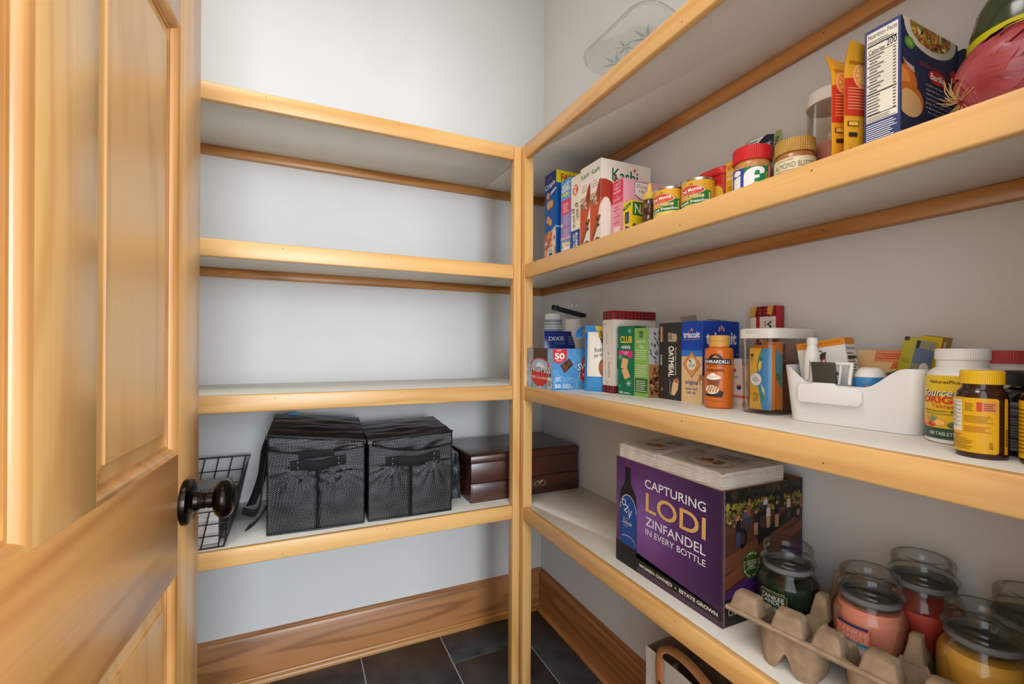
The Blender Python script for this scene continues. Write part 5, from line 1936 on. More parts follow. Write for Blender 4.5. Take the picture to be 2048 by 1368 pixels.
# ------------------------------------------------------------------ lowest side shelf: wine case, napkins, tray of candles
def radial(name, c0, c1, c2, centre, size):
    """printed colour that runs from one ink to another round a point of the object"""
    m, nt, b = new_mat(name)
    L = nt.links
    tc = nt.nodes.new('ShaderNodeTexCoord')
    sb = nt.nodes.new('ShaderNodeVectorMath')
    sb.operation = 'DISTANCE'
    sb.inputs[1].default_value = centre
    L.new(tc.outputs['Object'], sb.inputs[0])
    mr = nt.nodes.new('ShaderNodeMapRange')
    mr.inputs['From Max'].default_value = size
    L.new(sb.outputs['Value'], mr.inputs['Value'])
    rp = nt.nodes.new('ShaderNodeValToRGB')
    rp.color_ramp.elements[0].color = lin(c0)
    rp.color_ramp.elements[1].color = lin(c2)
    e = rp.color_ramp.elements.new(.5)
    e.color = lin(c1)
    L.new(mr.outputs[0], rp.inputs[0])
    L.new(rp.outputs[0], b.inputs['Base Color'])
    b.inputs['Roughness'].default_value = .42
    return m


wc = thing('wine_case', 'large purple cardboard wine case, open topped and filled with napkin packs', 'box', (-.232, -1.073, S4))
WL, WD, WH = .215, .291, .237
KRAFT = noisy('kraft_board', '8a6646', '9c7654', 25, .8, .1)
m = MB()
m.box(0, WL, 0, .0035, 0, WH)
m.box(0, WL, WD - .0035, WD, 0, WH)
m.box(0, .0035, .0035, WD - .0035, 0, WH)
m.box(WL - .0035, WL, .0035, WD - .0035, 0, WH)
m.box(.0035, WL - .0035, .0035, WD - .0035, 0, .0035)
m.obj('carton', KRAFT, wc)
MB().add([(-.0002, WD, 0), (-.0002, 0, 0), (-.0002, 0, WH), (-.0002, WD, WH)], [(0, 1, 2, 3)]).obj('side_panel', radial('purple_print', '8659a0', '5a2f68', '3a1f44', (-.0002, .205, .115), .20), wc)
a = Art(WD, WH)
a.P([(0, 0), (1, 0), (1, .105), (.24, .13), (0, .20)], '1e1a18', 2)
a.P([(.25, .0), (1, .0), (1, .045), (.25, .055)], '4a3444', 2)
bp = [(.045, .04), (.045, .62), (.055, .69), (.085, .745), (.105, .78), (.112, .98), (.165, .98), (.172, .78), (.195, .745), (.228, .69), (.24, .62), (.24, .04)]
a.P(bp, '191619', 3)
a.P([(.108, .93), (.169, .93), (.169, .985), (.108, .985)], '6a3a5c', 4)
lb = [(.05, .20)]
for i in range(13):
    q = PI - PI * i / 12
    lb.append((.145 + .095 * math.cos(q), .52 + .15 * math.sin(q)))
lb.append((.238, .20))
a.P([(.05, .19), (.238, .19), (.238, .36), (.05, .36)], '12366c', 4)
a.P(lb, '14458a', 4)
for i in range(12):
    q0, q1 = PI - PI * i / 12, PI - PI * (i + 1) / 12
    a.P([(.145 + .095 * math.cos(q0), .52 + .15 * math.sin(q0)), (.145 + .095 * math.cos(q1), .52 + .15 * math.sin(q1)), (.145 + .090 * math.cos(q1), .52 + .143 * math.sin(q1)), (.145 + .090 * math.cos(q0), .52 + .143 * math.sin(q0))], 'd8d6de', 5)
a.T('O', .095, .585, .045, .065, 'efeef2', 5, -8)
a.T('Z', .125, .535, .042, .065, 'efeef2', 5, -20)
a.T('V', .165, .495, .042, .085, 'efeef2', 5, -8)
a.T('Zinfandel', .135, .405, .11, .035, 'd8d6e0', 5, -2, 0, .3)
a.T('OLD VINE', .115, .44, .06, .015, 'b8bcc8', 5)
a.T('LODI', .115, .37, .05, .014, 'b8bcc8', 5)
for i in range(10):
    u0, u1 = .05 + i * .0188, .05 + (i + 1) * .0188
    f = lambda u: .215 + .07 * (1 - ((u - .145) / .095) ** 2) ** .5 if abs(u - .145) < .095 else .215
    a.P([(u0, f(u0) - .006), (u1, f(u1) - .006), (u1, f(u1) + .004), (u0, f(u0) + .004)], 'b48cc4', 5)
a.R(.062, .22, .072, .60, '3c3a44', 5)
a.T('CAPTURING', .605, .84, .55, .075, 'e8e3ea', 4, -.6, .008)
a.T('LODI', .61, .675, .54, .17, 'd9ab66', 4, -.6, .012)
a.T('ZINFANDEL', .61, .508, .54, .075, 'e8e3ea', 4, -.6, .006)
a.T('IN EVERY BOTTLE', .61, .413, .54, .052, 'e8e3ea', 4, -.6, .004)
a.T('WOMEN OWNED  \u2022  ESTATE GROWN', .622, .083, .70, .030, 'd8d0c4', 5, 0, .03)
a.finish('side_print', wc, lambda u, v, e: (-.0002 - e, WD - u, v), rough=.4)
a = Art(WL, WH)
a.R(0, 0, 1, 1, '5a3826', 1)
a.P([(0, .66), (1, .80), (1, .25), (0, .25)], '4f2e20', 2)
a.P([(0, .50), (.9, .72), (1, .78), (1, .70), (.5, .50), (0, .38)], '6a3c28', 2)
a.P([(0, .36), (.6, .56), (1, .66), (1, .60), (.5, .40), (0, .26)], '7a4630', 3)
a.P([(.0, .20), (.0, .235), (.55, .42), (1, .52), (1, .20)], '4c2668', 3)
a.R(0, 0, 1, .20, '1f1a18', 4)
a.P([(0, .82), (1, .84), (1, 1), (0, 1)], '1e1a12', 3)
a.blobs(.02, .85, .98, .99, ['2c2618', '17130e', '3a301e', '4a3a22'], 60, .007, 4, 1, 6)
a.blobs(.02, .80, .98, .90, ['8a7a2e', '6a6424', 'a08a3c', '4c4a1c', '77702a'], 130, .0045, 5, 2, 6)
a.blobs(.02, .73, .32, .80, ['5a4a22', 'b08a62', '3a2a18', '8a6a44'], 24, .005, 5, 4, 6)
a.P([(.84, .70), (1, .74), (1, .84), (.9, .80)], '8a5c44', 4)
# tractor
a.R(.62, .80, .74, .92, '14110f', 6)
a.R(.64, .83, .69, .90, '3a3424', 7)
a.P([(.40, .62), (.62, .70), (.95, .80), (.95, .72), (.60, .62), (.42, .55)], '1c1513', 6)
a.E(.47, .72, .095, .095, '191311', 6, 20)
a.E(.47, .72, .05, .05, '3c2c26', 7, 16)
a.E(.93, .735, .05, .055, '191311', 7, 18)
a.E(.93, .735, .025, .028, '8a7a6c', 8, 14)
a.E(.22, .63, .055, .075, '191311', 7, 18)
a.E(.22, .63, .03, .045, '3a2c28', 8, 14)


def figure(u, v, h, top, legs, skin='b07a5c'):
    a.P([(u - .028, v + h * .45), (u + .028, v + h * .45), (u + .022, v + h * .82), (u - .022, v + h * .82)], top, 8)
    a.P([(u - .022, v), (u - .004, v), (u, v + h * .4), (u + .004, v), (u + .022, v), (u + .026, v + h * .47), (u - .026, v + h * .47)], legs, 8)
    a.E(u, v + h * .92, .017, h * .085, skin, 9, 10)
    a.P([(u - .02, v + h * .90), (u - .016, v + h * 1.0), (u + .016, v + h * 1.0), (u + .02, v + h * .88), (u + .012, v + h * .97), (u - .012, v + h * .97)], '3a2418', 9)


for q in ((.17, .565, .25, '1c1a1e', '3c4660'), (.29, .68, .22, '8a4a3c', '3a3a4c'), (.38, .635, .19, '2a2424', 'a8745a'), (.50, .79, .12, 'c9b8a8', '2a2a34'), (.535, .665, .19, 'c9b6a8', 'b0886c'), (.645, .655, .21, '1c181a', 'b0805f'), (.80, .70, .19, 'c4b2a6', '3c3a40'), (.44, .80, .09, '3a3a4a', '2c2a30'), (.245, .715, .13, '4a506c', '3a3c50')):
    figure(*q)
a.E(.328, .418, .112, .108, '55652c', 6, 30)
a.E(.328, .418, .105, .101, '2c3d18', 7, 30)
a.E(.328, .418, .075, .070, '3a4c22', 8, 30)
a.R(.268, .445, .39, .449, 'c4c8a0', 9)
a.R(.268, .385, .39, .389, 'c4c8a0', 9)
a.T('CERTIFIED', .328, .428, .12, .018, 'd8dab8', 9)
a.T('GREEN', .328, .404, .075, .018, 'd8dab8', 9)
for txt, a0, da in (('LODI RULES', 125, -70), ('SUSTAINABLE WINEGROWING', 160, 220)):
    for i, ch in enumerate(txt):
        if ch == ' ':
            continue
        q = R_(a0 + da * i / (len(txt) - 1))
        a.T(ch, .328 + .09 * math.cos(q), .418 + .086 * math.sin(q), .016, .016, 'c4c8a0', 9, math.degrees(q) + (-90 if da < 0 else 90))
a.T('OLD VINE', .24, .105, .36, .055, 'b8ad98', 6)
a.T('S', .07, .165, .05, .03, 'b8ad98', 6)
a.R(0, 0, .02, 1, '6a5a68', 5)
a.finish('front_print', wc, lambda u, v, e: (u, -e - .0002, v), rough=.42)


def napkins(loc, w, d, h, label, pr, seed):
    t = thing('napkin_pack', label, 'napkins', loc, (0, 0, R_(pr)), 'napkin packs on the wine case')

    def fn(p, n):
        q = Vector(p)
        k = 1.0
        if abs(n.z) < .5:
            q += n * (.0011 * math.sin(p.z * 1150 + 2.0 * noise.noise(Vector((p.x * 30, p.y * 30, seed))) * 3) + .0012 * noise.noise(Vector((p.x * 60 + seed, p.y * 60, p.z * 25))))
        else:
            q += n * (.0016 * noise.noise(Vector((p.x * 35, p.y * 35, seed))) - .0035 * (abs(2 * p.x / w - 1) ** 6 + abs(2 * p.y / d - 1) ** 6))
        for ax, L_ in ((0, w), (1, d)):
            e = min(p[ax], L_ - p[ax])
            if e < .006 and p.z > h - .008:
                q.z -= (.006 - e) * .35
        return q
    o = soft_box(w, d, h, 30, 24, 34, fn).obj('stack', noisy('napkin_paper', 'd9cfc4', 'e6ddd3', 30, .35, .15, .001, .45), t, smooth=True)
    a = Art(d, w)
    a.T('Premium', .62, .68, .34, .075, '2c2826', 3, 8, .02)
    a.T('Napkins', .64, .57, .36, .075, '2c2826', 3, 8, .02)
    a.lines(.5, .48, .8, .53, 2, '6a625c', 3)
    a.T('200', .16, .62, .12, .045, '2c2826', 3, 8, .02)
    a.lines(.10, .50, .32, .58, 3, '6a625c', 3)
    a.E(.60, .25, .30, .20, 'c9bdb0', 2, 26)
    a.E(.60, .25, .27, .17, 'dccfc2', 3, 26)
    a.P([(.42, .17), (.62, .13), (.80, .24), (.74, .30), (.5, .25)], 'd9b48c', 4)
    a.blobs(.44, .20, .76, .34, ['a82a24', 'c23a2c', '4a5a24', '8a2420', '6a7a34', 'c9b46a'], 22, .0055, 5, seed)
    a.finish('pack_print', t, lambda u, v, e: (v, d - u, h + .0012 + e - .0035 * (abs(2 * v / w - 1) ** 6 + abs(2 * (d - u) / d - 1) ** 6)), cut=.01)
    return t


napkins((-.2270, -.8990, S4 + .1795), .160, .112, .089, 'pack of white napkins at the far end of the wine case', 0, 1)
napkins((-.2240, -1.0660, S4 + .1795), .162, .164, .0885, 'pack of white napkins at the near end of the wine case', 0, 2)
# more packs of the same kind fill the case underneath
for k, (y0, d_) in enumerate(((-.899, .112), (-1.066, .164))):
    tag(soft_box(.160, d_, .172, 2, 2, 2, lambda p, n: Vector(p)).obj('napkin_pack', ink('ded5ca', .5), None, bevel=.003, loc=(-.2260, y0, S4 + .0040)), 'lower napkin packs hidden inside the purple case, ' + ('far', 'near')[k] + ' end', 'napkins', 'napkin packs on the wine case')

PULP = noisy('moulded_pulp', '8f7860', 'a88f75', 55, .95, .55, .002, .15, 6)
tr = thing('pulp_tray', 'moulded brown pulp packing tray holding the jar candles', 'tray', (-.2620, -1.1080, S4), (0, 0, R_(-80.2)))
TLn, TDp = .405, .192
LIP = .064
cells = [(.040, .117), (.156, .117), (.274, .117), (.202, .182), (.335, .182)]


def tray_z(s_, t_):
    z = LIP
    # pods reaching down to the shelf between the jars, split by an arch
    for k in range(4):
        c = .086 + .117 * k - .0
        dx, dy = (s_ - c) / .046, (t_ - .042) / .040
        r2 = abs(dx) ** 3 + abs(dy) ** 4
        if r2 < 1.0:
            dep = LIP * min(1.0, (1 - r2) * 2.4)
            arch = math.exp(-((s_ - c) / .010) ** 2) * .030 * (1 if t_ < .05 else .4)
            z = min(z, max(LIP - dep + (arch if dep > LIP * .6 else 0), .0012))
    for cx, cy in cells[:3]:
        r = math.hypot(s_ - cx, t_ - cy)
        if r < .058:
            z = min(z, .020 + max(0, r - .049) * 6)
    for cx, cy in cells[3:]:
        r = math.hypot(s_ - cx, t_ - cy)
        if r < .058:
            z = min(z, .042 + max(0, r - .049) * 5)
    return z


ns, nt_ = 162, 78
m = MB()
vs = []
for j in range(nt_ + 1):
    for i in range(ns + 1):
        s_, t_ = TLn * i / ns, TDp * j / nt_
        z = tray_z(s_, t_)
        vs.append((s_, t_, max(.0006, z + .0008 * noise.noise(Vector((s_ * 120, t_ * 120, 3))))))
m.add(vs, [(j * (ns + 1) + i, j * (ns + 1) + i + 1, (j + 1) * (ns + 1) + i + 1, (j + 1) * (ns + 1) + i) for j in range(nt_) for i in range(ns)])
# rolled edge
m.tube([(0, 0, LIP), (TLn * .5, 0, LIP - .0005), (TLn, 0, LIP)], .0022, 6)
tro = m.obj('tray', PULP, tr, smooth=True)
sol = tro.modifiers.new('thick', 'SOLIDIFY')
sol.thickness = .0022
sol.offset = 1


def merlon(s0, s1, t0, t1, h, z0=LIP):
    m = MB()
    rings = []
    for k, z in ((0, z0 - .002), (.0, z0 + .001), (.55, z0 + h * .6), (.85, z0 + h - .002), (1.25, z0 + h)):
        i_ = .0065 * k
        ring = []
        for (x, y) in rrect(max(.006, s1 - s0 - 2 * i_), max(.006, t1 - t0 - 2 * i_), .004, 3, (s0 + s1) / 2, (t0 + t1) / 2 + i_ * .2):
            ring.append((x + .0012 * noise.noise(Vector((x * 90, y * 90, z * 90))), y + .0012 * noise.noise(Vector((x * 80 + 4, y * 90, z * 90))), z + .0012 * noise.noise(Vector((x * 60, y * 60, 9))) * k))
        rings.append(ring)
    m.loft(rings)
    return m.obj('merlon', PULP, tr, smooth=True)


for s0, s1 in ((.002, .048), (.066, .112), (.121, .160), (.178, .222), (.240, .280), (.300, .345), (.36, .402)):
    merlon(s0, s1, .001, .036, .026 + .002 * math.sin(s0 * 99))
for s0, s1, t0, t1, h in ((.086, .112, .086, .116, .034), (.204, .228, .080, .108, .034), (.322, .346, .084, .112, .034), (.004, .024, .164, .190, .032), (.085, .150, .160, .188, .050), (.258, .284, .150, .184, .036)):
    merlon(s0, s1, t0, t1, h)

GL = clear('jar_glass', 'fdfefd', .03, .02)
LIDG = clear('lid_glass', 'f8faf9', .07, .04, .6)
FROST = half_glass('frosted_seal', 'bdbdbb', .4, .45)
FROST.node_tree.nodes['Principled BSDF'].inputs['Transmission Weight'].default_value = .3


def candle(loc, wax, label, art=None, fill=.080, phi=R_(212), wax_obj=None):
    t = thing('jar_candle', label, 'candle', loc, 0, 'jar candles in the pulp tray')
    out = [(0, 0), (.040, 0), (.0455, .002), (.0472, .006), (.0474, .066), (.0462, .074), (.0425, .0815), (.0385, .0865), (.0372, .0885), (.0372, .0925)]
    inn = [(.0348, .0925), (.0348, .0880), (.0362, .0850), (.0402, .0795), (.0438, .0725), (.0450, .0655), (.0448, .008), (.043, .0055), (0, .005)]
    MB().lathe(out + inn, 56).obj('jar', GL, t, smooth=True)
    if wax:
        w_ = [(0, .0054), (.0428, .0056), (.0446, .0082), (.0448, min(.0655, fill - .004))]
        if fill > .0655:
            w_ += [(.0436, .0724), (.0408, min(.0778, fill - .001))]
        w_ += [(w_[-1][0] - .002, fill), (.02, fill - .0006), (0, fill - .0004)]
        MB().lathe(w_, 56).obj('wax', wax, t, smooth=True)
    MB().lathe([(.0345, .0905), (.0378, .0930), (.0382, .0940), (.0382, .1000), (.0376, .1010), (.0345, .1010), (.0345, .0905)], 48).obj('seal_ring', FROST, t, smooth=True)
    MB().lathe([(0, .0860), (.0325, .0860), (.0342, .0875), (.0343, .0985), (.0400, .1015), (.0420, .1045), (.0418, .1065), (.0395, .1090), (.0365, .1105), (.0358, .1130), (.0368, .1160), (.0375, .1200), (.0375, .1275), (.0365, .1310), (.0335, .1335), (.0285, .1345), (.0265, .1335), (.0235, .1305), (.0150, .1290), (0, .1290)], 56).obj('lid', LIDG, t, smooth=True)
    if art:
        a = Art(.047, .052)
        art(a)
        wrap(t, 'paper_label', .0475, .0155, a, phi)
    return t


def a_green(a):
    a.R(.10, .30, .90, .92, 'b9a878', 1)
    a.R(.13, .32, .87, .90, '1f3326', 2)
    a.RR(.02, .50, .98, .86, .001, 'c4b488', 2)
    a.RR(.035, .51, .965, .85, .001, '1b2d22', 3)
    a.T('YANKEE', .50, .735, .80, .13, 'e8e8e2', 4, 0, .012)
    a.T('CANDLE', .50, .595, .80, .13, 'e8e8e2', 4, 0, .012)
    a.R(.13, .0, .87, .48, '2c4434', 3)
    a.blobs(.15, .02, .85, .46, ['3f6a4c', '5a8468', '2c5038', '7a9a80'], 40, .004, 4, 5)
    a.blobs(.16, .02, .50, .42, ['8a5230', 'b9754a', '5f3420', 'd09a6c'], 34, .003, 5, 8, 6, .5)


def a_coral(a):
    a.RR(.0, .36, 1, .95, .001, 'b85c44', 1)
    a.RR(.012, .37, .988, .94, .001, 'd9775f', 2)
    a.R(.06, .88, .94, .95, '2a3a6c', 3)
    a.T('YANKEE', .52, .755, .86, .13, 'eab8a8', 4, 0, .008)
    a.T('CANDLE', .52, .605, .86, .13, 'eab8a8', 4, 0, .008)
    a.R(.06, .0, .94, .50, '2a8a9a', 3)
    a.R(.06, .0, .94, .44, '8ab4c0', 4)
    a.R(.06, .0, .94, .37, 'd9b0ac', 5)
    a.R(.06, .0, .94, .22, 'b9a4b4', 6)


def wax_mat(name, c, c2, scale=7):
    m = noisy(name, c, c2, scale, .5, .03, .001, .4)
    b = m.node_tree.nodes['Principled BSDF']
    b.inputs['Subsurface Weight'].default_value = .25
    b.inputs['Subsurface Radius'].default_value = (.012, .006, .003)
    return m


candle((-.1400, -1.1280, S4 + .0212), wax_mat('green_wax', '0f2418', '16321f'), 'small dark green jar candle with pine cone label beside the wine case', a_green, .070, R_(186))
candle((-.1205, -1.2420, S4 + .0212), wax_mat('coral_wax', 'e08468', 'ea9a80'), 'coral pink jar candle with a sky label, middle of the tray', a_coral, .084, R_(180))
candle((-.1010, -1.3610, S4 + .0212), wax_mat('yellow_wax', 'd99a2c', 'e8b450'), 'golden yellow jar candle at the near end of the tray', None, .080)
candle((-.0500, -1.2760, S4 + .0432), wax_mat('red_wax', 'b83428', 'c9463a'), 'deep red jar candle behind the coral one, nearest the wall', None, .062)
candle((-.0490, -1.3905, S4 + .0432), wax_mat('cream_wax', 'b9b2a6', 'c8c2b6'), 'jar candle with a clear lid mostly hidden behind the yellow one', None, .050)

# ------------------------------------------------------------------ lowest back shelf: basket, black bags, chest
def weave(name, c1, c2):
    m, nt, b = new_mat(name)
    L = nt.links
    tc = nt.nodes.new('ShaderNodeTexCoord')
    mp = nt.nodes.new('ShaderNodeMapping')
    mp.inputs['Rotation'].default_value = (R_(38), R_(38), R_(45))
    L.new(tc.outputs['Object'], mp.inputs['Vector'])
    ck = nt.nodes.new('ShaderNodeTexVoronoi')
    ck.inputs['Scale'].default_value = 260
    ck.inputs['Randomness'].default_value = .15
    L.new(mp.outputs[0], ck.inputs['Vector'])
    rp = nt.nodes.new('ShaderNodeMapRange')
    rp.inputs['From Max'].default_value = .7
    L.new(ck.outputs['Distance'], rp.inputs['Value'])
    mx = nt.nodes.new('ShaderNodeMix')
    mx.data_type = 'RGBA'
    mx.inputs[6].default_value = lin(c2)
    mx.inputs[7].default_value = lin(c1)
    L.new(rp.outputs[0], mx.inputs[0])
    L.new(mx.outputs[2], b.inputs['Base Color'])
    b.inputs['Roughness'].default_value = .36
    b.inputs['Specular IOR Level'].default_value = .5
    bp = nt.nodes.new('ShaderNodeBump')
    bp.inputs['Strength'].default_value = .6
    bp.inputs['Distance'].default_value = .0018
    L.new(ck.outputs['Distance'], bp.inputs['Height'])
    L.new(bp.outputs[0], b.inputs['Normal'])
    return m


COOL = weave('black_embossed_fabric', '050505', '1d1d1c')
GLOSSB = noisy('black_coated_fabric', '0a0a0a', '131312', 20, .27, .25, .003, .6)
WEB = noisy('black_webbing', '0e0e0e', '171717', 90, .8, .3, .001, .3, 3, (1, 1, 6))
STUD = ink('8a8a88', .25, .6, .9)


def cooler(loc, rz, w, d, hl, hr, bl, br, label, flap, handle_z, handle_u, double):
    t = thing('cooler_bag', label, 'bag', loc, (0, 0, rz), 'black bags on the lowest far shelf')

    def height(x, y):
        u, v = x / w, y / d
        return (hl + (hr - hl) * u) * (1 - v) + (bl + (br - bl) * u) * v

    def fn(p, n):
        q = Vector(p)
        hh = height(p.x, p.y)
        q.z = p.z * (hh - .012)
        u, zz = p.x / w, p.z
        if n.y < -.5:
            seam = math.exp(-((u - .5) / .02) ** 2)
            q.y += -.004 * math.sin(PI * u * 2) ** 2 * math.sin(PI * min(1, zz * 1.1)) + .003 * seam * (1 if zz < .72 else 0)
            for hx in (handle_u[0], handle_u[1]):
                dx, dz = u - hx, .70 - zz
                if dz > 0:
                    an = math.atan2(dx, dz)
                    q.y += .0022 * math.sin(an * 15) * math.exp(-(dx * dx + dz * dz) * 14)
            q.y += .0010 * noise.noise(Vector((p.x * 22, 0, zz * 7 + loc[0] * 9)))
        elif abs(n.x) > .5:
            q.x += n.x * (.004 * math.sin(PI * p.y / d) * math.sin(PI * zz) + .002 * noise.noise(Vector((p.y * 18, zz * 6, 2))))
        return q
    soft_box(w, d, 1.0, 44, 20, 40, fn).obj('body', COOL, t, smooth=True)

    # lid: a puckered skin a little larger than the body
    def fl(p, n):
        q = Vector(p)
        hh = height(p.x, p.y)
        u, v = p.x / w, p.y / d
        q.x = w / 2 + (p.x - w / 2) * 1.02
        q.y = d / 2 + (p.y - d / 2) * 1.02 - .001
        if n.z > .5:
            q.z = hh + .004 * math.sin(PI * u) * math.sin(PI * v) + .0022 * noise.noise(Vector((p.x * 9 + 3, p.y * 40, loc[0]))) + .0015 * noise.noise(Vector((p.x * 25, p.y * 25, 5)))
        elif n.z < -.5:
            q.z = hh - .010
        else:
            q.z = hh - .010 * (1 - p.z / .02)
        return q
    soft_box(w, d, .02, 40, 30, 2, fl).obj('lid', GLOSSB, t, smooth=True)
    # front flap hanging from the lid
    m = MB()
    nu, nv = 40, 10
    vs = []
    for j in range(nv + 1):
        for i in range(nu + 1):
            u, v = i / nu, j / nv
            x = flap[0] * w + (flap[1] - flap[0]) * w * u
            drop = flap[2] + (flap[3] - flap[2]) * u + flap[4] * math.sin(PI * u)
            z = height(x, 0) - .002 - drop * v
            y = -.004 - .005 * math.sin(PI * v * .9) - .0022 * noise.noise(Vector((u * 7 + v * 3, v * 4, loc[0]))) - .0015 * math.sin(u * 17 + v * 4) * v
            vs.append((x, y - .003, z))
    m.add(vs, [(j * (nu + 1) + i, j * (nu + 1) + i + 1, (j + 1) * (nu + 1) + i + 1, (j + 1) * (nu + 1) + i) for j in range(nv) for i in range(nu)])
    fo = m.obj('flap', COOL, t, smooth=True)
    so = fo.modifiers.new('thick', 'SOLIDIFY')
    so.thickness = .0016
    m = MB()
    m.tube([vs[nv * (nu + 1) + i] for i in range(nu + 1)], .0013, 6)
    m.obj('flap_hem', GLOSSB, t, smooth=True)
    # piping
    m = MB()
    m.tube([(0, -.003, .002), (w * .5, -.006, .002), (w, -.003, .002)], .0022, 6)
    m.tube([(0, -.001, .002), (0, -.001, hl - .012)], .0018, 6)
    m.tube([(w, -.001, .002), (w, -.001, hr - .012)], .0018, 6)
    m.tube([(w * .5, -.0048, .002), (w * .5, -.0052, handle_z - .02)], .0013, 6)
    m.tube([(-.004, -.006, hl + .001), (w * .5, -.008, (hl + hr) / 2 + .002), (w + .004, -.006, hr + .001)], .0018, 6)
    m.obj('piping', GLOSSB, t, smooth=True)
    # handle
    x0, x1 = handle_u[0] * w, handle_u[1] * w
    hz = handle_z
    ho = MB().ribbon([(x0 - .018, -.0085, hz - .001), (x0, -.0095, hz), (x0 + .012, -.012, hz), ((x0 + x1) / 2 - .01, -.020, hz - .003), ((x0 + x1) / 2 + .01, -.020, hz - .003), (x1 - .012, -.012, hz + .003), (x1, -.0095, hz + .004), (x1 + .018, -.0085, hz + .005)], (0, 0, 1), .025, .003).obj('handle', WEB, t, bevel=.0006, seg=1)
    if double:
        MB().ribbon([(x0 + .002, -.0105, hz + .024), ((x0 + x1) / 2, -.0135, hz + .027), (x1 - .012, -.0105, hz + .027)], (0, 0, 1), .019, .003).obj('upper_strap', WEB, t, bevel=.0006, seg=1)
    for x in (x0, x1):
        for dz in (-.007, .007):
            Ms = Matrix.Translation((x, -.0110, hz + (.004 if x == x1 else 0) + dz)) @ Matrix.Rotation(PI / 2, 4, 'X')
            MB().lathe([(.0021, -.001), (.0021, .0008), (.0012, .0016), (0, .0018)], 12, M=Ms).obj('rivet', STUD, ho, smooth=True)
    return t


ca = cooler((-.9690, -.3150, S4), R_(-2.4), .236, .240, .256, .228, .279, .256, 'black insulated bag with shoulder straps beside the wire basket', (0.0, 1.0, .038, .014, .012), .176, (.30, .72), True)
m = MB()
m.ribbon([(-.004, .12, .235), (-.014, .10, .20), (-.020, .085, .14), (-.034, .08, .09), (-.046, .075, .06)], (.75, -.6, .25), .030, .004)
m.obj('shoulder_strap', WEB, ca, bevel=.0008, seg=1)
m = MB()
m.ribbon([(-.006, .03, .19), (-.013, .025, .13), (-.020, .03, .075), (-.034, .045, .048), (-.062, .050, .056)], (0.1, -.5, .9), .024, .004)
m.obj('shoulder_strap', WEB, ca, bevel=.0008, seg=1)
m = MB()
m.ribbon([(-.004, .05, .065), (-.018, .045, .040), (-.034, .035, .024), (-.050, .036, .014)], (0.5, -.3, .8), .022, .004)
m.obj('strap_tail', WEB, ca, bevel=.0008, seg=1)
MB().box(.034, .060, .2375, .2415, .266, .279).obj('blue_tag', ink('2f7ac0', .5), ca)
cooler((-.7215, -.3215, S4), R_(-1.2), .236, .232, .224, .236, .240, .246, 'squarer black insulated bag standing next to the dark wooden chest', (.04, 1.0, .012, .036, .016), .164, (.27, .77), False)

t = thing('navy_pouch', 'shiny dark navy pouch wedged between the square black bag and chest', 'pouch', (-.470, -.232, S4), (0, 0, R_(-3)))
NV = noisy('navy_vinyl', '080b12', '0f1520', 15, .22, .3, .004, .6)


def fp_(p, n):
    q = Vector(p)
    q.x = .0225 + (p.x - .0225) * (1 - .35 * (p.z / .145) ** 2)
    q += n * .0025 * noise.noise(Vector((p.x * 60, p.y * 40, p.z * 30)))
    return q


soft_box(.045, .18, .145, 8, 18, 20, fp_).obj('pouch', NV, t, smooth=True)
MB().tube([(.020, -.003, .10), (.030, -.006, .095), (.032, -.006, .075), (.028, -.004, .06)], .0015, 6).obj('zip_pull', ink('9a9a96', .3, .5, .8), t, smooth=True)

WALN = wood('dark_walnut', '4a2419', '240f0a', 'X', 6, rough=.3, contrast=.6, coat=.5)
ch = thing('wooden_chest', 'dark polished wooden flatware chest with a brass pull in the corner', 'chest', (-.4145, -.302, S4))
CW, CD = .3945, .262
MB().box(0, CW, 0, CD, 0, .0595).obj('base', WALN, ch, bevel=.002)
MB().box(.0015, CW - .0015, .0015, CD - .001, .0610, .1225).obj('upper_case', WALN, ch, bevel=.0015)
MB().box(.004, CW - .004, .004, CD - .004, .0590, .0612).obj('drawer_seam', ink('140a07', .8), ch)  # dark seam between the drawer base and the upper case
MB().box(.003, CW - .003, .003, CD - .003, .1222, .1240).obj('lid_joint', ink('140a07', .8), ch)
MB().loft([[(x, y, z) for x, y in ((i, i), (CW - i, i), (CW - i, CD - i * .5), (i, CD - i * .5))] for z, i in ((.1240, .0), (.1410, .0), (.1455, .0015), (.1490, .006), (.1502, .012))]).obj('lid', WALN, ch, bevel=.0012)
MB().box(.004, CW - .004, -.0022, .002, .006, .0560).obj('drawer', WALN, ch, bevel=.001)
BRASS = ink('b5a38c', .3, .6, .85)
m = MB()
hx, hz = .2400, .038
hp = MB().lathe([(0, 0), (.007, 0), (.006, .003), (0, .004)], 16, M=Matrix.Translation((hx, -.002, hz)) @ Matrix.Rotation(PI / 2, 4, 'X')).obj('pull_plate', BRASS, ch, smooth=True)
for s_ in (-1, 1):
    MB().tube([(hx, -.005, hz), (hx + .008 * s_, -.007, hz + .009), (hx + .017 * s_, -.006, hz + .004), (hx + .022 * s_, -.005, hz - .004), (hx + .014 * s_, -.006, hz - .009), (hx + .005 * s_, -.006, hz - .006)], [.0022, .0026, .0022, .0026, .0018, .0012], 8).obj('scroll', BRASS, hp, smooth=True)
MB().box(.158, .180, .085, .112, .1502, .1507).obj('name_plate', ink('b09a6c', .35, .6, .7), ch)

# wire basket with napkin packs
WIRE = ink('151517', .35, .5)
bk = thing('wire_basket', 'black wire basket behind the door knob holding wrapped napkins', 'basket', (-1.060, -.345, S4))
bx0, by1 = -.36, .30
r_ = .0016


def P3(x, y, z):
    """flared basket: foot 0..1 in plan, z up to .152"""
    k = z / .152
    return (x + (.030 * k if x > -.18 else -.030 * k), y + (.006 * k if y < .15 else .012 * k), z)


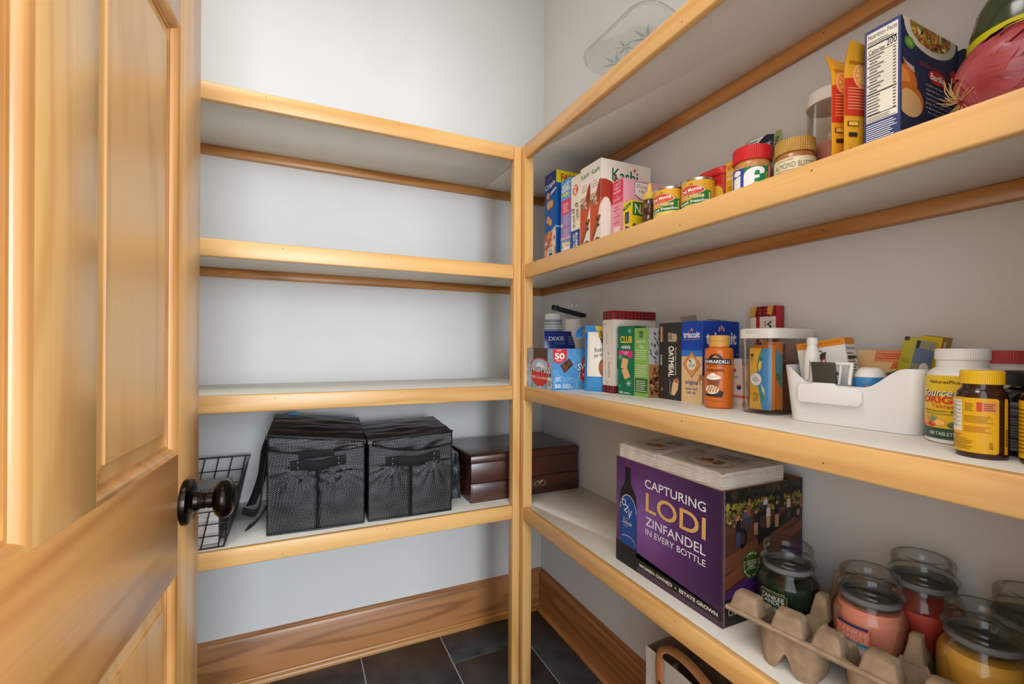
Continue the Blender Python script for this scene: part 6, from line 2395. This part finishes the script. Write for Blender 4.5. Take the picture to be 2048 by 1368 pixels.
fr = MB()
fr.tube([P3(0, 0, .003), P3(0, by1, .003), P3(bx0, by1, .003), P3(bx0, 0, .003), P3(0, 0, .003)], .0022, 8)
fr.tube([P3(0, 0, .146), P3(0, by1, .152), P3(bx0, by1, .152), P3(bx0, 0, .146)], .0026, 8)
fr.tube([P3(0, 0, .003), P3(0, 0, .020), P3(-.004, 0, .05), P3(0.0, 0.0, .146)], .0022, 8)
fr.tube([P3(bx0, 0, .003), P3(bx0, 0, .146)], .0022, 8)
fr.obj('rim_wire', WIRE, bk, smooth=True)
fw = MB()
for i in range(10):
    x = -.012 - i * .0345
    fw.tube([P3(x, 0, .001), P3(x, 0, .088)], r_, 6)
    fw.tube([P3(x, by1, .003), P3(x, by1, .151)], r_, 6)
for z in (.030, .058, .088):
    fw.tube([P3(-.004, 0, z), P3(bx0, 0, z)], r_, 6)
for z in (.04, .075, .112):
    fw.tube([P3(-.002, by1, z), P3(bx0, by1, z)], r_, 6)
for y in (.06, .12, .18, .24):
    fw.tube([P3(0, y, .003), P3(bx0, y, .003)], r_, 6)
struct(fw.obj('grid_wire', WIRE, bk, smooth=True), 'stuff')
MB().loft([[P3(0, .006, .004), P3(0, by1 - .004, .004), P3(0, by1 - .004, .148), P3(0, .006, .142)], [tuple(Vector(P3(0, .006, .004)) - Vector((.002, 0, 0))), tuple(Vector(P3(0, by1 - .004, .004)) - Vector((.002, 0, 0))), tuple(Vector(P3(0, by1 - .004, .148)) - Vector((.002, 0, 0))), tuple(Vector(P3(0, .006, .142)) - Vector((.002, 0, 0)))]]).obj('end_panel', noisy('black_mesh', '10131a', '191d28', 200, .5, .5, .001), bk)
np_ = []


def fb(p, n):
    q = Vector(p)
    if abs(n.z) < .5:
        q += n * (.0008 * math.sin(p.z * 900) + .0012 * noise.noise(Vector((p.x * 40, p.y * 40, p.z * 30))))
    return q


t = thing('napkin_pack', 'plastic wrapped white napkins inside the wire basket', 'napkins', (-1.335, -.325, S4 + .0055))
soft_box(.262, .245, .095, 20, 18, 20, fb).obj('stack', noisy('wrapped_paper', 'c9c2bc', 'd8d2cc', 30, .4, .2, .001, .4), t, smooth=True)
soft_box(.266, .249, .098, 14, 12, 8, lambda p, n: Vector(p) + Vector((-.002, -.002, -.0005)) + n * .003 * noise.noise(Vector((p.x * 45, p.y * 45, p.z * 45)))).obj('wrap', FILM, t, smooth=True)
a = Art(.262, .245)
a.T('NAPKINS', .72, .5, .4, .12, '7a2c34', 3, 10)
a.finish('top_print', t, lambda u, v, e: (u, v, .0962 + e), cut=0)

# ------------------------------------------------------------------ paper carrier on the floor
pb = thing('tote_bag', 'cream tote bag with brown lining and a tan leather handle on the floor', 'bag', (-.150, -.790, 0.0), 0)
TW_, TD_, TH_ = .132, .33, .342
LINE_ = noisy('brown_lining', '6a4f3c', '80624c', 30, .85, .2)
CANV = noisy('cream_canvas', 'cfc6b8', 'dad2c6', 60, .85, .15)


def bag_wall(o, name, mat, k):
    m = MB()
    rings = []
    for z in (0.0, .06, .12, .2, .28, .33, TH_):
        ring = []
        for x, y in ((0, 0), (TW_ * .5, .004), (TW_, 0), (TW_ - .003, -TD_ * .5), (TW_, -TD_), (TW_ * .5, -TD_), (0, -TD_), (-.004, -TD_ * .66), (.004, -TD_ * .33)):
            cx, cy = TW_ / 2, -TD_ / 2
            ring.append((cx + (x - cx) * k + .003 * noise.noise(Vector((x * 20, y * 20, z * 12))), cy + (y - cy) * k + .003 * noise.noise(Vector((x * 20 + 5, y * 20, z * 12))), z + .004 * noise.noise(Vector((x * 30, y * 30, 7))) * (z > .3) + (.004 if z == 0 and k < 1 else 0)))
        rings.append(ring)
    m.loft(rings, caps=False)
    if k >= 1:
        m.add(rings[0], [tuple(range(len(rings[0])))])
    else:
        m.add(rings[0], [tuple(range(len(rings[0])))])
    return m.obj(name, mat, o, smooth=True)


bag_wall(pb, 'outer', CANV, 1.0)
bag_wall(pb, 'lining', LINE_, .968)
LEATH = noisy('tan_leather', 'c4824e', 'd4945e', 70, .55, .15)
VY, VX = (0, 1, 0), (1, .25, .15)
hd = MB().ribbon([(-.005, -.055, .240), (-.006, -.053, .29), (-.005, -.050, .335), (-.002, -.052, .358), (.010, -.070, .368), (.016, -.110, .366), (.018, -.150, .355), (.012, -.190, .345), (-.002, -.208, .335), (-.006, -.210, .29), (-.005, -.210, .240)], [VY, VY, VY, (.5, .8, .1), VX, VX, VX, VX, (.5, .8, .1), VY, VY], .024, .0025).obj('handle', LEATH, pb, bevel=.0005, seg=1)
MB().box(.070, .088, -.0125, -.0120, .250, .282).obj('care_label', ink('b9b4ae', .7), pb)
MB().lathe([(.004, 0), (.004, .001), (.002, .0022), (0, .0024)], 14, M=Matrix.Translation((-.0074, -.053, .290)) @ Matrix.Rotation(-PI / 2, 4, 'Y')).obj('rivet', ink('6a4a30', .35, .5, .8), hd, smooth=True)
t = thing('blue_packet', 'dark blue packet poking up inside the tote bag', 'packet', (-.075, -.985, .012), (R_(6), R_(-5), R_(20)))
pouch(t, .07, .300, .02, ink('1c2f78', .4), seed=2, top_w=.8)
